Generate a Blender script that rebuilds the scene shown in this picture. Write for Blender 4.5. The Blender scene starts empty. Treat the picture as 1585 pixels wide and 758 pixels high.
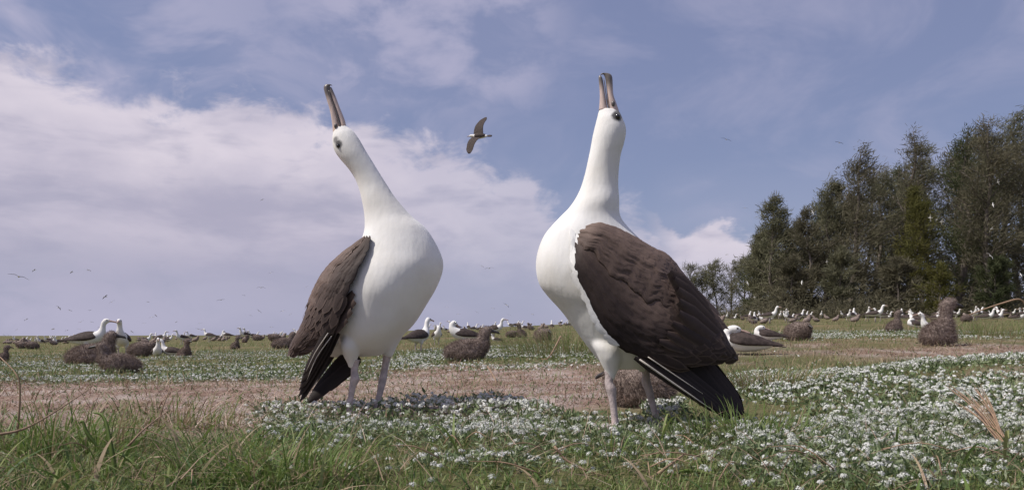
import bpy, bmesh, math, random
import numpy as np
from mathutils import Vector, Matrix
R = math.radians
SC = bpy.context.scene
COL = SC.collection
FPX, U0, V0, HC = 1200.0, 792.5, 518.0, 0.22      # photo focal length, principal column, horizon row, eye height

# ------------------------------------------------------------------ camera
cam = bpy.data.cameras.new('camera'); camo = bpy.data.objects.new('camera', cam); COL.objects.link(camo)
camo.location = (0, 0, HC); camo.rotation_euler = (R(90), 0, 0)
cam.sensor_fit = 'HORIZONTAL'; cam.sensor_width = 36; cam.lens = 36*FPX/1585.0
cam.shift_y = (V0-379.0)/1585.0
cam.clip_start = 0.02; cam.clip_end = 6000
SC.camera = camo
SC.render.resolution_x, SC.render.resolution_y = 1024, 489
SC.view_settings.view_transform = 'Standard'; SC.view_settings.look = 'None'
SC.view_settings.gamma = 1.0; SC.view_settings.exposure = 0.47
SC.cycles.max_bounces = 6; SC.cycles.transparent_max_bounces = 4

# ------------------------------------------------------------------ sun and sky
SUN_EL, SUN_AZ = R(56), R(-106)                     # azimuth measured from +Y towards +X
sd = Vector((math.sin(SUN_AZ)*math.cos(SUN_EL), math.cos(SUN_AZ)*math.cos(SUN_EL), math.sin(SUN_EL)))
sun = bpy.data.lights.new('sun', 'SUN'); sun.energy = 3.0; sun.angle = R(1.8); sun.color = (1.0, 0.95, 0.88)
suno = bpy.data.objects.new('sun', sun); COL.objects.link(suno)
suno.rotation_euler = sd.to_track_quat('Z', 'Y').to_euler()

W = bpy.data.worlds.new('World'); SC.world = W; W.use_nodes = True
nt = W.node_tree; nt.nodes.clear()
class NT:
    def __init__(s, t): s.t = t
    def new(s, typ, **kw):
        n = s.t.nodes.new(typ)
        for k, v in kw.items(): setattr(n, k, v)
        return n
    def put(s, sock, v):
        if isinstance(v, bpy.types.NodeSocket): s.t.links.new(v, sock)
        elif v is not None: sock.default_value = v
    def m(s, op, a, b=None, c=None, clamp=False):
        n = s.new('ShaderNodeMath', operation=op, use_clamp=clamp)
        for i, v in enumerate((a, b, c)):
            if v is not None: s.put(n.inputs[i], v)
        return n.outputs[0]
    def smooth(s, x, a, b, lo=0.0, hi=1.0):
        n = s.new('ShaderNodeMapRange', interpolation_type='SMOOTHSTEP')
        s.put(n.inputs[0], x); n.inputs[1].default_value = a; n.inputs[2].default_value = b
        n.inputs[3].default_value = lo; n.inputs[4].default_value = hi
        return n.outputs[0]
    def mix(s, f, a, b, bt='MIX'):
        n = s.new('ShaderNodeMix', data_type='RGBA', blend_type=bt)
        s.put(n.inputs[0], f)
        for i, v in ((6, a), (7, b)):
            if isinstance(v, tuple): v = tuple(v)+(1.0,) if len(v) == 3 else v
            s.put(n.inputs[i], v)
        return n.outputs[2]
    def noise(s, vec, scale, detail=4, rough=.5, dist=0.0, dim='3D'):
        n = s.new('ShaderNodeTexNoise', noise_dimensions=dim)
        if vec is not None: s.put(n.inputs['Vector'], vec)
        n.inputs['Scale'].default_value = scale; n.inputs['Detail'].default_value = detail
        n.inputs['Roughness'].default_value = rough; n.inputs['Distortion'].default_value = dist
        return n.outputs[0]
    def ramp(s, x, stops):
        n = s.new('ShaderNodeValToRGB'); s.put(n.inputs[0], x); e = n.color_ramp.elements
        while len(e) < len(stops): e.new(0.5)
        for el, (p, c) in zip(e, stops):
            el.position = p; el.color = (c, c, c, 1) if not isinstance(c, tuple) else tuple(c)+(1,)
        return n.outputs[0]

w = NT(nt)
tc = w.new('ShaderNodeTexCoord').outputs['Generated']
sep = w.new('ShaderNodeSeparateXYZ'); nt.links.new(tc, sep.inputs[0])
X, Y, Z = sep.outputs
az = w.m('ARCTAN2', X, Y); el = w.m('ARCSINE', Z)
comb = w.new('ShaderNodeCombineXYZ')
nt.links.new(az, comb.inputs[0]); nt.links.new(w.m('MULTIPLY', el, 1.7), comb.inputs[1])
cv = comb.outputs[0]
n_big = w.noise(cv, 3.2, 3, .5); n_mid = w.noise(cv, 9.0, 5, .55, .3); n_fine = w.noise(cv, 26.0, 5, .6)
comb2 = w.new('ShaderNodeCombineXYZ')               # flatter coordinates for layered cloud
nt.links.new(az, comb2.inputs[0]); nt.links.new(w.m('MULTIPLY', el, 3.0), comb2.inputs[1])
n_lay = w.noise(comb2.outputs[0], 3.0, 5, .55, .4); n_lay2 = w.noise(comb2.outputs[0], 7.5, 4, .55, .2)
# top edge of the cloud bank, by azimuth (-1.2 .. 0.6 rad)
azn = w.m('DIVIDE', w.m('ADD', az, 1.2), 1.8, clamp=True)
def A(a): return (a+1.2)/1.8
edge = w.ramp(azn, [(0, .28), (A(-.60), .315), (A(-.5), .292), (A(-.455), .272), (A(-.36), .296), (A(-.30), .294), (A(-.19), .266), (A(-.08), .240), (A(.02), .217),
                    (A(.07), .160), (A(.16), .168), (A(.215), .120), (A(.25), .138), (A(.30), .128), (A(.34), .03), (1, 0.0)])
edge = w.m('ADD', edge, w.m('MULTIPLY', w.m('SUBTRACT', n_mid, .5), .115))
edge = w.m('ADD', edge, w.m('MULTIPLY', w.m('SUBTRACT', n_fine, .5), .04))
dd = w.m('SUBTRACT', edge, el)                      # > 0 inside the bank
bank = w.smooth(w.m('ADD', dd, w.m('MULTIPLY', w.m('SUBTRACT', w.noise(cv, 15.0, 5, .6, .5), .56), w.smooth(dd, .13, .0, 0, .16))), -.016, .034)
# thin veils above and to the right
veil_l = w.m('MULTIPLY', w.smooth(w.noise(cv, 5.0, 5, .6, .5), .40, .62), w.smooth(az, .05, -.62, 0.0, .95))
veil_t = w.m('MULTIPLY', w.m('MULTIPLY', w.smooth(az, -.42, -.2), w.smooth(az, .12, -.02)), w.m('MULTIPLY', w.smooth(el, .24, .33), w.smooth(n_mid, .36, .62, .1, .85)))
veil = w.m('MULTIPLY', w.smooth(w.noise(cv, 4.6, 5, .6, .6), .42, .72), .42)
veil = w.m('MAXIMUM', w.m('MAXIMUM', veil_l, veil_t), veil)
# soft pink streak low on the right
streak = w.m('MULTIPLY', w.smooth(el, .12, .155), w.smooth(el, .22, .18))
streak = w.m('MULTIPLY', w.m('MULTIPLY', streak, w.smooth(az, .16, .26)), w.smooth(n_lay, .36, .6, .1, .6))
veil = w.m('MAXIMUM', veil, streak)
low = w.smooth(el, .20, .0, 0, .70)                 # milky air near the horizon
sky = w.new('ShaderNodeTexSky', sky_type='NISHITA', sun_disc=False, sun_elevation=SUN_EL, sun_rotation=SUN_AZ)
sky.air_density = 1.0; sky.dust_density = .6; sky.ozone_density = 1.0
SKYC = w.mix(.74, sky.outputs[0], (1.52, 1.64, 2.8))
SKYC = w.mix(low, SKYC, (2.75, 2.85, 4.05))
veilc = (3.65, 3.5, 4.6)
puff = w.m('MULTIPLY', w.m('MULTIPLY', w.smooth(az, .16, .22), w.smooth(az, .33, .29)), w.smooth(dd, -.004, .012))
c1 = w.mix(w.m('MULTIPLY', veil, .8), SKYC, veilc)
shade = w.smooth(w.m('ADD', dd, w.m('MULTIPLY', w.m('SUBTRACT', n_big, .5), .26)), .03, .17)
cl = w.mix(shade, (5.3, 4.85, 5.45), (3.1, 2.97, 3.85))
cl = w.mix(w.m('MULTIPLY', w.smooth(n_lay, .40, .60, 0, .85), w.smooth(el, .06, .14)), cl, (4.55, 4.2, 4.95))
cl = w.mix(w.smooth(n_lay2, .46, .68, 0, .6), cl, (2.7, 2.65, 3.55))
thick = w.m('MULTIPLY', bank, w.smooth(w.m('ADD', el, w.m('MULTIPLY', w.m('SUBTRACT', n_lay, .5), .10)), .02, .13, .30, .95))
thick = w.m('MULTIPLY', thick, w.smooth(az, .05, -.25, .68, 1.0))
thick = w.m('MAXIMUM', thick, w.m('MULTIPLY', puff, w.smooth(el, .03, .12, .3, .9)))
c2 = w.mix(thick, c1, cl)
bg = w.new('ShaderNodeBackground'); nt.links.new(c2, bg.inputs[0]); bg.inputs[1].default_value = 0.1
out = w.new('ShaderNodeOutputWorld'); nt.links.new(bg.outputs[0], out.inputs[0])

# ------------------------------------------------------------------ helpers
rng = np.random.default_rng(7); random.seed(7)
def tag(o, label=None, cat=None, group=None, kind=None):
    for k, v in (('label', label), ('category', cat), ('group', group), ('kind', kind)):
        if v: o[k] = v
    return o
def empty(name, loc, rz=0, sc=1.0):
    o = bpy.data.objects.new(name, None); COL.objects.link(o)
    o.location = loc; o.rotation_euler = (0, 0, rz); o.scale = (sc,)*3; o.empty_display_size = .05
    return o
def mesh_np(name, V, F, tone=None, smooth=False, attrs=None):
    """V (n,3); F (m,k) all faces of the same size, or a list of such arrays"""
    me = bpy.data.meshes.new(name)
    V = np.asarray(V, np.float32); Fs = F if isinstance(F, list) else [F]
    Fs = [np.asarray(f, np.int32) for f in Fs if len(f)]
    me.vertices.add(len(V)); me.vertices.foreach_set('co', V.ravel())
    nl = sum(f.size for f in Fs); npoly = sum(len(f) for f in Fs)
    me.loops.add(nl); me.polygons.add(npoly)
    me.loops.foreach_set('vertex_index', np.concatenate([f.ravel() for f in Fs]))
    tot = np.concatenate([np.full(len(f), f.shape[1], np.int32) for f in Fs])
    st = np.concatenate([[0], np.cumsum(tot)[:-1]]).astype(np.int32)
    me.polygons.foreach_set('loop_start', st)
    me.polygons.foreach_set('use_smooth', np.full(npoly, smooth))
    for an, av in (attrs or {}).items():
        a = me.attributes.new(an, 'FLOAT', 'POINT'); a.data.foreach_set('value', np.asarray(av, np.float32))
    if tone is not None:
        a = me.attributes.new('tone', 'FLOAT', 'POINT'); a.data.foreach_set('value', np.asarray(tone, np.float32))
    me.update(); me.validate()
    return me
def link(name, me, mat, parent=None):
    o = bpy.data.objects.new(name, me); COL.objects.link(o)
    if mat is not None and not me.materials:
        for m_ in (mat if isinstance(mat, (list, tuple)) else [mat]): me.materials.append(m_)
    if parent: o.parent = parent
    return o
def copy_tree(o, parent=None):
    c = o.copy(); COL.objects.link(c); c.parent = parent
    for ch in list(o.children): copy_tree(ch, c)
    return c
def catmull(P, sub):
    P = np.asarray(P, float); n = len(P); out = []
    Q = np.vstack([2*P[0]-P[1], P, 2*P[-1]-P[-2]])
    for i in range(n-1):
        p0, p1, p2, p3 = Q[i], Q[i+1], Q[i+2], Q[i+3]
        for k in range(sub):
            t = k/sub
            out.append(.5*((2*p1)+(-p0+p2)*t+(2*p0-5*p1+4*p2-p3)*t*t+(-p0+3*p1-3*p2+p3)*t**3))
    out.append(P[-1]); return np.array(out)
def loft(C, A_, B_, n=20, sub=4, power=1.0):
    """closed tube through centres C with half axes A_, B_ (arrays of vectors); returns V, [quads, tris]"""
    S = catmull(np.hstack([np.asarray(C, float), np.asarray(A_, float), np.asarray(B_, float)]), sub)
    th = np.linspace(0, 2*math.pi, n, endpoint=False)
    ct, stn = np.cos(th), np.sin(th)
    ct = np.sign(ct)*np.abs(ct)**power; stn = np.sign(stn)*np.abs(stn)**power
    V = (S[:, None, 0:3]+ct[None, :, None]*S[:, None, 3:6]+stn[None, :, None]*S[:, None, 6:9]).reshape(-1, 3)
    m_ = len(S); i = np.arange(m_-1)[:, None]*n; j = np.arange(n)[None, :]; j2 = (j+1) % n
    q = np.stack([i+j, i+j2, i+n+j2, i+n+j], -1).reshape(-1, 4)
    V = np.vstack([V, S[0, :3], S[-1, :3]]); a, b = m_*n, m_*n+1
    k = np.arange(n); k2 = (k+1) % n
    t1 = np.stack([np.full(n, a), k2, k], -1); t2 = np.stack([np.full(n, b), (m_-1)*n+k, (m_-1)*n+k2], -1)
    return V, [q, np.vstack([t1, t2])]
def spine(pts, n=18, sub=4):
    """loft along a path in the XZ plane: pts = (x, z, r_plane, r_lateral)"""
    P = np.array(pts, float); C = np.stack([P[:, 0], np.zeros(len(P)), P[:, 1]], 1)
    T = np.gradient(C, axis=0); T /= np.linalg.norm(T, axis=1)[:, None]
    N = np.stack([-T[:, 2], np.zeros(len(P)), T[:, 0]], 1)
    return loft(C, N*P[:, 2:3], np.array([[0, 1, 0]])*P[:, 3:4], n, sub)
def tube(pts, rads, n=10, sub=3):
    P = np.array(pts, float); r = np.array(rads, float)[:, None]
    T = np.gradient(P, axis=0); T /= np.linalg.norm(T, axis=1)[:, None]
    ref = np.array([0.0, 1.0, 0.02]); a = np.cross(T, ref); a /= np.linalg.norm(a, axis=1)[:, None]
    b = np.cross(T, a)
    return loft(P, a*r, b*r, n, sub)
def join(parts):
    V, Q, T, off = [], [], [], 0
    for v, fs in parts:
        V.append(v)
        for f in (fs if isinstance(fs, list) else [fs]):
            f = np.asarray(f)
            if len(f): (Q if f.shape[1] == 4 else T).append(f+off)
        off += len(v)
    o = []
    if Q: o.append(np.vstack(Q))
    if T: o.append(np.vstack(T))
    return np.vstack(V), o
def ball(c, r, n=10, m_=7):
    c = np.array(c, float); r = np.array(r if hasattr(r, '__len__') else (r,)*3, float)
    ph = np.linspace(0, math.pi, m_+2)[1:-1]; th = np.linspace(0, 2*math.pi, n, endpoint=False)
    V = np.stack([np.sin(ph)[:, None]*np.cos(th), np.sin(ph)[:, None]*np.sin(th), np.repeat(np.cos(ph)[:, None], n, 1)], -1).reshape(-1, 3)
    i = np.arange(m_-1)[:, None]*n; j = np.arange(n)[None, :]; j2 = (j+1) % n
    q = np.stack([i+j, i+n+j, i+n+j2, i+j2], -1).reshape(-1, 4)
    V = np.vstack([V, [0, 0, 1], [0, 0, -1]]); k = np.arange(n); k2 = (k+1) % n
    t = np.vstack([np.stack([np.full(n, m_*n), k, k2], -1), np.stack([np.full(n, m_*n+1), (m_-1)*n+k2, (m_-1)*n+k], -1)])
    return V*r+c, [q, t]
def fuse(name, parts, voxel, iters=6):
    """one continuous skin out of overlapping shapes (voxel remesh, smoothed, baked)"""
    V, F = join(parts); me = mesh_np(name+'_raw', V, F)
    o = bpy.data.objects.new(name+'_raw', me); COL.objects.link(o)
    a = o.modifiers.new('r', 'REMESH'); a.mode = 'VOXEL'; a.voxel_size = voxel; a.use_smooth_shade = True
    b = o.modifiers.new('s', 'SMOOTH'); b.factor = .5; b.iterations = iters
    dg = bpy.context.evaluated_depsgraph_get()
    res = bpy.data.meshes.new_from_object(o.evaluated_get(dg)); res.name = name
    bpy.data.objects.remove(o); bpy.data.meshes.remove(me)
    res.polygons.foreach_set('use_smooth', [True]*len(res.polygons))
    return res
def vnoise(x, y, s, seed=0):
    """smooth value noise 0..1, vectorised"""
    x = np.asarray(x, float)*s+seed*17.13; y = np.asarray(y, float)*s+seed*7.77
    xi = np.floor(x); yi = np.floor(y); fx = x-xi; fy = y-yi
    fx = fx*fx*(3-2*fx); fy = fy*fy*(3-2*fy)
    def h(a, b):
        v = np.sin(a*127.1+b*311.7+seed*13.7)*43758.5453
        return v-np.floor(v)
    return (h(xi, yi)*(1-fx)+h(xi+1, yi)*fx)*(1-fy)+(h(xi, yi+1)*(1-fx)+h(xi+1, yi+1)*fx)*fy
def fbm(x, y, s, seed=0):
    return .5*vnoise(x, y, s, seed)+.3*vnoise(x, y, s*2.1, seed+1)+.2*vnoise(x, y, s*4.3, seed+2)
def sstep(x, a, b):
    t = np.clip((np.asarray(x, float)-a)/(b-a), 0, 1); return t*t*(3-2*t)

# ------------------------------------------------------------------ materials
def material(name, rough=.8, spec=.3):
    m_ = bpy.data.materials.new(name); m_.use_nodes = True
    n = NT(m_.node_tree); p = m_.node_tree.nodes['Principled BSDF']
    p.inputs['Roughness'].default_value = rough; p.inputs['Specular IOR Level'].default_value = spec
    return m_, n, p
def bump(n, p, h, strength, dist):
    b = n.new('ShaderNodeBump'); b.inputs['Strength'].default_value = strength; b.inputs['Distance'].default_value = dist
    n.put(b.inputs['Height'], h); n.put(p.inputs['Normal'], b.outputs[0])
def attr(n, name): 
    a = n.new('ShaderNodeAttribute', attribute_name=name); return a.outputs['Fac']
def objco(n): return n.new('ShaderNodeTexCoord').outputs['Object']
def toned(name, stops, rough=.7, spec=.3, scale=None, trans=0.0):
    """base colour picked by the per-piece 'tone' attribute"""
    m_, n, p = material(name, rough, spec)
    c = n.ramp(attr(n, 'tone'), stops)
    if scale:
        c = n.mix(n.smooth(n.noise(objco(n), scale, 4, .6), .3, .7, 0, .5), c, n.mix(1.0, c, (.55, .55, .55), 'MULTIPLY'))
    n.put(p.inputs['Base Color'], c)
    if trans:
        tr = n.new('ShaderNodeBsdfTranslucent'); n.put(tr.inputs[0], c)
        mx = n.new('ShaderNodeMixShader'); mx.inputs[0].default_value = trans
        o = m_.node_tree.nodes['Material Output']
        n.t.links.new(p.outputs[0], mx.inputs[1]); n.t.links.new(tr.outputs[0], mx.inputs[2]); n.t.links.new(mx.outputs[0], o.inputs[0])
    return m_
def plain(name, col, var=.25, scale=20, rough=.7, spec=.3, bmp=0.0, bs=60):
    m_, n, p = material(name, rough, spec)
    d = tuple(c*(1-var) for c in col); l = tuple(min(1, c*(1+var)) for c in col)
    oc = objco(n)
    n.put(p.inputs['Base Color'], n.mix(n.smooth(n.noise(oc, scale, 5, .6), .3, .7), d, l))
    if bmp: bump(n, p, n.noise(oc, bs, 4, .6), bmp, .004)
    return m_

M = {}
def white_plumage(name, eyes):
    """white feathers; smoky patch round each eye (eyes = centres in object space with a radius)"""
    m_, n, p = material(name, .85, .15)
    oc = objco(n)
    c = n.mix(n.smooth(n.noise(oc, 7, 3, .5), .35, .7), (.775, .745, .695), (.86, .845, .82))
    for (ex, r0, r1, dark) in eyes:
        vm = n.new('ShaderNodeVectorMath', operation='DISTANCE'); n.put(vm.inputs[0], oc); vm.inputs[1].default_value = ex
        dn = n.m('ADD', vm.outputs['Value'], n.m('MULTIPLY', n.m('SUBTRACT', n.noise(oc, 150, 3, .6), .5), .006))
        c = n.mix(n.smooth(dn, r0, r1, dark, 0.0), c, (.06, .055, .06))
    n.put(p.inputs['Base Color'], c)
    mp = n.new('ShaderNodeMapping'); n.put(mp.inputs[0], oc); mp.inputs['Scale'].default_value = (1, 1, .35)
    h = n.m('ADD', n.m('MULTIPLY', n.noise(mp.outputs[0], 24, 2, .5), 1.0), n.m('MULTIPLY', n.noise(mp.outputs[0], 75, 3, .5), .40))
    bump(n, p, h, .26, .009)
    p.inputs['Sheen Weight'].default_value = .12
    return m_
M['feather'] = None
def feather_mat(name, c0, c1, edge, rough=.62, spec=.25):
    m_, n, p = material(name, rough, spec)
    t = attr(n, 'tone'); e = attr(n, 'edge')
    c = n.mix(t, c0, c1)
    oc = objco(n)
    c = n.mix(n.smooth(n.noise(oc, 60, 4, .7), .3, .75, 0, .45), c, n.mix(1.0, c, (.6, .58, .56), 'MULTIPLY'))
    c = n.mix(n.m('MULTIPLY', n.smooth(e, .55, 1.0), .30), c, edge)
    n.put(p.inputs['Base Color'], c)
    cb = n.new('ShaderNodeCombineXYZ'); n.put(cb.inputs[0], n.m('MULTIPLY', attr(n, 'along'), 9.0)); n.put(cb.inputs[1], n.m('MULTIPLY', attr(n, 'across'), 110.0))
    bb = n.noise(cb.outputs[0], 1.0, 4, .65)
    n.put(p.inputs['Base Color'], n.mix(n.smooth(bb, .35, .7, 0, .42), c, n.mix(1.0, c, (1.75, 1.7, 1.65), 'MULTIPLY')))
    bump(n, p, n.m('ADD', n.m('MULTIPLY', n.noise(oc, 420, 3, .6), .4), bb), .40, .0022)
    return m_
M['feather'] = feather_mat('brown_feather', (.021, .0135, .0125), (.185, .130, .106), (.17, .122, .10))
M['primary'] = feather_mat('black_primary_feather', (.013, .009, .008), (.034, .024, .020), (.06, .044, .036), .6, .25)
M['shaft'] = plain('ivory_quill', (.55, .50, .44), .1, 40, .5)
M['wing'] = plain('brown_wing', (.062, .046, .041), .35, 30, .75, .2, .4, 120)
M['bill'] = plain('horn_bill', (.36, .26, .22), .22, 45, .38, .45, .15, 120)
M['bill_tip'] = plain('slate_bill_tip', (.12, .105, .10), .2, 60, .35, .45)
M['leg'] = plain('pale_pink_leg', (.50, .42, .40), .2, 60, .55, .35, .6, 190)
M['eye'] = plain('dark_eye', (.008, .006, .006), .1, 10, .06, .7)
M['down'] = toned('brown_down', [(0, (.12, .088, .075)), (.5, (.235, .178, .152)), (.85, (.36, .29, .25)), (1, (.58, .51, .45))], .9, .1, None, .15)
M['chick_skin'] = plain('brown_chick_coat', (.24, .19, .165), .4, 28, .95, .1, .8, 60)
M['chick_bill'] = plain('charcoal_bill', (.05, .045, .045), .2, 40, .4)
M['adult_white'] = plain('white_coat', (.80, .775, .74), .06, 12, .85, .15, .3, 60)
M['adult_brown'] = plain('brown_back', (.058, .043, .038), .4, 22, .75, .2, .5, 70)
M['adult_bill'] = plain('pink_bill', (.42, .29, .24), .15, 30, .45)
M['grass'] = toned('meadow_grass', [(0, (.06, .115, .026)), (.4, (.155, .225, .055)), (.7, (.28, .305, .11)), (.85, (.30, .23, .13)), (1, (.46, .35, .23))], .55, .35, None, .34)
M['straw'] = toned('dry_straw', [(0, (.075, .044, .031)), (.35, (.19, .116, .082)), (.65, (.34, .235, .175)), (1, (.64, .53, .43))], .75, .25)
M['alyssum_leaf'] = toned('grey_green_leaf', [(0, (.075, .115, .045)), (.6, (.175, .225, .105)), (1, (.33, .36, .22))], .65, .25, None, .2)
M['petal'] = toned('white_petal', [(0, (.42, .45, .36)), (.4, (.62, .63, .57)), (1, (.82, .81, .79))], .7, .2, None, .15)
M['bark'] = plain('grey_bark', (.16, .135, .115), .4, 3, .9, .15, .8, 14)
M['stalk'] = plain('dry_stem', (.30, .20, .13), .3, 50, .7)

# ------------------------------------------------------------------ ground
VH_U = np.array([-900, 0, 200, 400, 650, 850, 1100, 1400, 1585, 2400], float)
VH_V = np.array([526, 525, 523, 519, 508, 500, 490, 486, 485, 484], float)
def terrain(x, y):
    x = np.asarray(x, float); y = np.asarray(y, float)
    d = np.maximum(np.maximum(y, .45*np.abs(x)), .5)
    u = U0+FPX*np.clip(x/np.maximum(y, .3*np.abs(x)+.2), -1.3, 1.3)
    vh = np.interp(u, VH_U, VH_V)
    k = sstep(d, 2.0, 8.5)
    dr = np.where(d < 130, d, 130+(d-130)*.15)
    z = HC-(HC*(1+.28*sstep(d, 2.1, 6.0)))-(vh-V0)*k/FPX*dr
    z = z+.13*np.exp(-((x-2.35)/.95)**2-((y-3.0)/.75)**2)
    near = sstep(d, 30, 5)
    z = z+near*(.022*(fbm(x, y, 2.3, 3)-.5)+.016*(fbm(x, y, 9, 5)-.5))+sstep(d, 8, 40)*.10*(fbm(x, y, .12, 9)-.5)
    return z
def tz(x, y): return float(terrain(np.array([x]), np.array([y]))[0])
def proj(x, y, z): return U0+FPX*x/y, V0-FPX*(z-HC)/y
def ground_at(u, v, dmax=150):
    d = np.geomspace(1.0, dmax, 3000); x = (u-U0)/FPX*d
    vv = V0-FPX*(terrain(x, d)-HC)/d
    ok = np.nonzero(vv >= v)[0]
    i = ok[-1] if len(ok) else 0
    return float(x[i]), float(d[i]), float(terrain(x[i:i+1], d[i:i+1])[0])
def px(u, v, d):  # point at the depth d
    return np.array([(u-U0)/FPX*d, d, HC+(V0-v)/FPX*d])

def uu(x, y): return U0+FPX*np.asarray(x)/np.maximum(y, .2)
def flowers(x, y):
    """how thickly the white flowers cover the ground, 0..1"""
    u = uu(x, y); d = np.asarray(y, float)
    patch = sstep(fbm(x, y, 1.7, 21), .33, .58)
    patch2 = sstep(fbm(x, y, .75, 31), .36, .56)
    r = sstep(u+90*(patch-.5), 1090, 1260)*sstep(d, 1.0, 1.4-.2*sstep(u, 1200, 1400))*sstep(d*(1+.3*(fbm(x, y, 1.1, 78)-.5)), 6.2, 4.0)*(.12+.80*patch)*(.45+.55*sstep(fbm(x, y, 5, 26), .28, .55))
    c = sstep(u, 360, 470)*sstep(u, 1260, 1120)*sstep(d, 1.0, 1.35)*sstep(d, 2.42-.25*sstep(u, 780, 900), 2.12-.3*sstep(u, 780, 900))*(.06+.26*sstep(d, 1.35, 1.65)+(.35+.3*sstep(d, 1.35, 1.65))*patch*sstep(fbm(x, y, 5, 25), .22, .5))
    c = c*(1-.62*sstep(u, 790, 880))
    c2 = sstep(u, 985, 1010)*sstep(u, 1075, 1050)*sstep(d, 1.85, 1.95)*sstep(d, 2.35, 2.25)*.7
    dn = d*(1+.34*(fbm(x, y, 1.1, 77)-.5)); patch3 = sstep(fbm(x, y, .9, 33)+.25*(fbm(x, y, 3, 34)-.5), .32, .60)
    l = sstep(u, 640, 520)*sstep(dn, 3.9, 4.7)*sstep(dn, 17, 8)*(.03+.62*patch3)*(.35+.65*sstep(fbm(x, y, 2.6, 35), .36, .58))
    mi = sstep(u, 520, 620)*sstep(u, 960, 900)*sstep(dn, 4.9, 5.7)*sstep(dn, 11, 7)*(.12+.88*patch3)
    rb = sstep(u, 1020, 1120)*sstep(dn, 7.8, 8.8)*sstep(dn, 15, 9)*(.85*patch3)
    return np.clip(np.maximum.reduce([r, c, c2, l, mi, rb]), 0, 1)
def bare(x, y):
    u = uu(x, y); d = np.asarray(y, float)
    w_ = .5*(fbm(x, y, 1.3, 41)-.5)+.2*(fbm(x, y, 5, 43)-.5); u = u+320*(fbm(x, y, 1.6, 44)-.5)
    d1 = d*(1+w_)
    far = 4.3+1.1*sstep(u, 300, 700)
    a = sstep(u, 1040, 900)*sstep(d1, 1.95-.5*sstep(u, 520, 330), 2.3-.5*sstep(u, 520, 330))*sstep(d1, far+.7, far)
    b = sstep(u, 1020, 1160)*sstep(d1, 5.2, 6.0)*sstep(d1, 8.6, 7.4)*.8*sstep(fbm(x, y, .8, 46), .25, .5)
    b2 = np.exp(-((x-1.95)/.28)**2-((d-2.75)/.16)**2)
    return np.clip(np.maximum.reduce([a, b, b2]), 0, 1)

def sinh_axis(lo, hi, n, k): 
    t = np.linspace(np.arcsinh(lo/k), np.arcsinh(hi/k), n); return np.sinh(t)*k
gx = sinh_axis(-2500, 2500, 420, 1.0); gy = sinh_axis(-300, 4000, 460, 1.5)
GX, GY = np.meshgrid(gx, gy); gxr, gyr = GX.ravel(), GY.ravel()
i = np.arange(len(gy)-1)[:, None]*len(gx); j = np.arange(len(gx)-1)[None, :]
q = np.stack([i+j, i+j+1, i+len(gx)+j+1, i+len(gx)+j], -1).reshape(-1, 4)
gm, n, p = material('meadow_soil', .95, .1)
geo = n.new('ShaderNodeNewGeometry').outputs['Position']
nb, nf, nfar = n.noise(geo, 3.0, 5, .6), n.noise(geo, 55, 5, .7), n.noise(geo, .35, 5, .65)
soil = n.mix(n.smooth(nf, .3, .7), (.185, .116, .088), (.37, .265, .215))
soil = n.mix(n.smooth(nb, .40, .62, 0, .75), soil, (.50, .43, .39))
soil = n.mix(n.smooth(n.noise(geo, 1.1, 4, .6), .5, .68, 0, .6), soil, (.20, .135, .10))
green = n.mix(n.smooth(nf, .3, .7), (.065, .072, .028), (.155, .152, .066))
green = n.mix(n.smooth(nfar, .45, .68, 0, .8), green, (.23, .165, .095))
n.put(p.inputs['Base Color'], n.mix(attr(n, 'bare'), green, soil))
bump(n, p, nf, .8, .012)
ground = link('ground', mesh_np('ground', np.stack([gxr, gyr, terrain(gxr, gyr)], 1), q, smooth=True, attrs={'bare': np.where(gyr > .3, bare(gxr, gyr), 0)}), gm)
tag(ground, kind='structure')

# ------------------------------------------------------------------ ground cover (stuff)
def scatter(n, ylo, yhi, ulo=-120, uhi=1710, power=1.0):
    """points on the visible ground wedge; power < 1 puts more of them near"""
    d = ylo*(yhi/ylo)**rng.random(n) if power == 0 else (ylo**(2*power)+(yhi**(2*power)-ylo**(2*power))*rng.random(n))**(1/(2*power))
    u = rng.uniform(ulo, uhi, n); return (u-U0)/FPX*d, d
def blades(x, y, z, L, Wd, head, lean, segs=3, droop=.5, tone=None):
    """grass blades: lean = how far the tip goes sideways, as a share of the length"""
    n_ = len(x); V = np.zeros((n_, segs+1, 2, 3)); a = np.linspace(0, 1, segs+1)
    hx, hy = np.cos(head), np.sin(head); sx, sy = -hy, hx
    tw = rng.uniform(-.9, .9, n_)                    # blades turned any way round their length
    sx, sy = sx*np.cos(tw)-hx*np.sin(tw), sy*np.cos(tw)-hy*np.sin(tw)
    for k, t in enumerate(a):
        out_ = lean*L*(t**1.6); up = L*t*np.sqrt(np.clip(1-(lean*.85)**2, .02, 1))-droop*lean*L*t**3*.6
        wd = Wd*(.75+.5*t if t < .35 else 1.0)*(1-t)**.7*.5+1e-5
        for s, sg in ((0, -1), (1, 1)):
            V[:, k, s, 0] = x+hx*out_+sg*sx*wd; V[:, k, s, 1] = y+hy*out_+sg*sy*wd; V[:, k, s, 2] = z+up
    base = (np.arange(n_)*(segs+1)*2)[:, None]; k = np.arange(segs)[None, :]*2
    F = np.stack([base+k, base+k+1, base+k+3, base+k+2], -1).reshape(-1, 4)
    return V.reshape(-1, 3), F, (np.repeat(tone, (segs+1)*2) if tone is not None else None)

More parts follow.
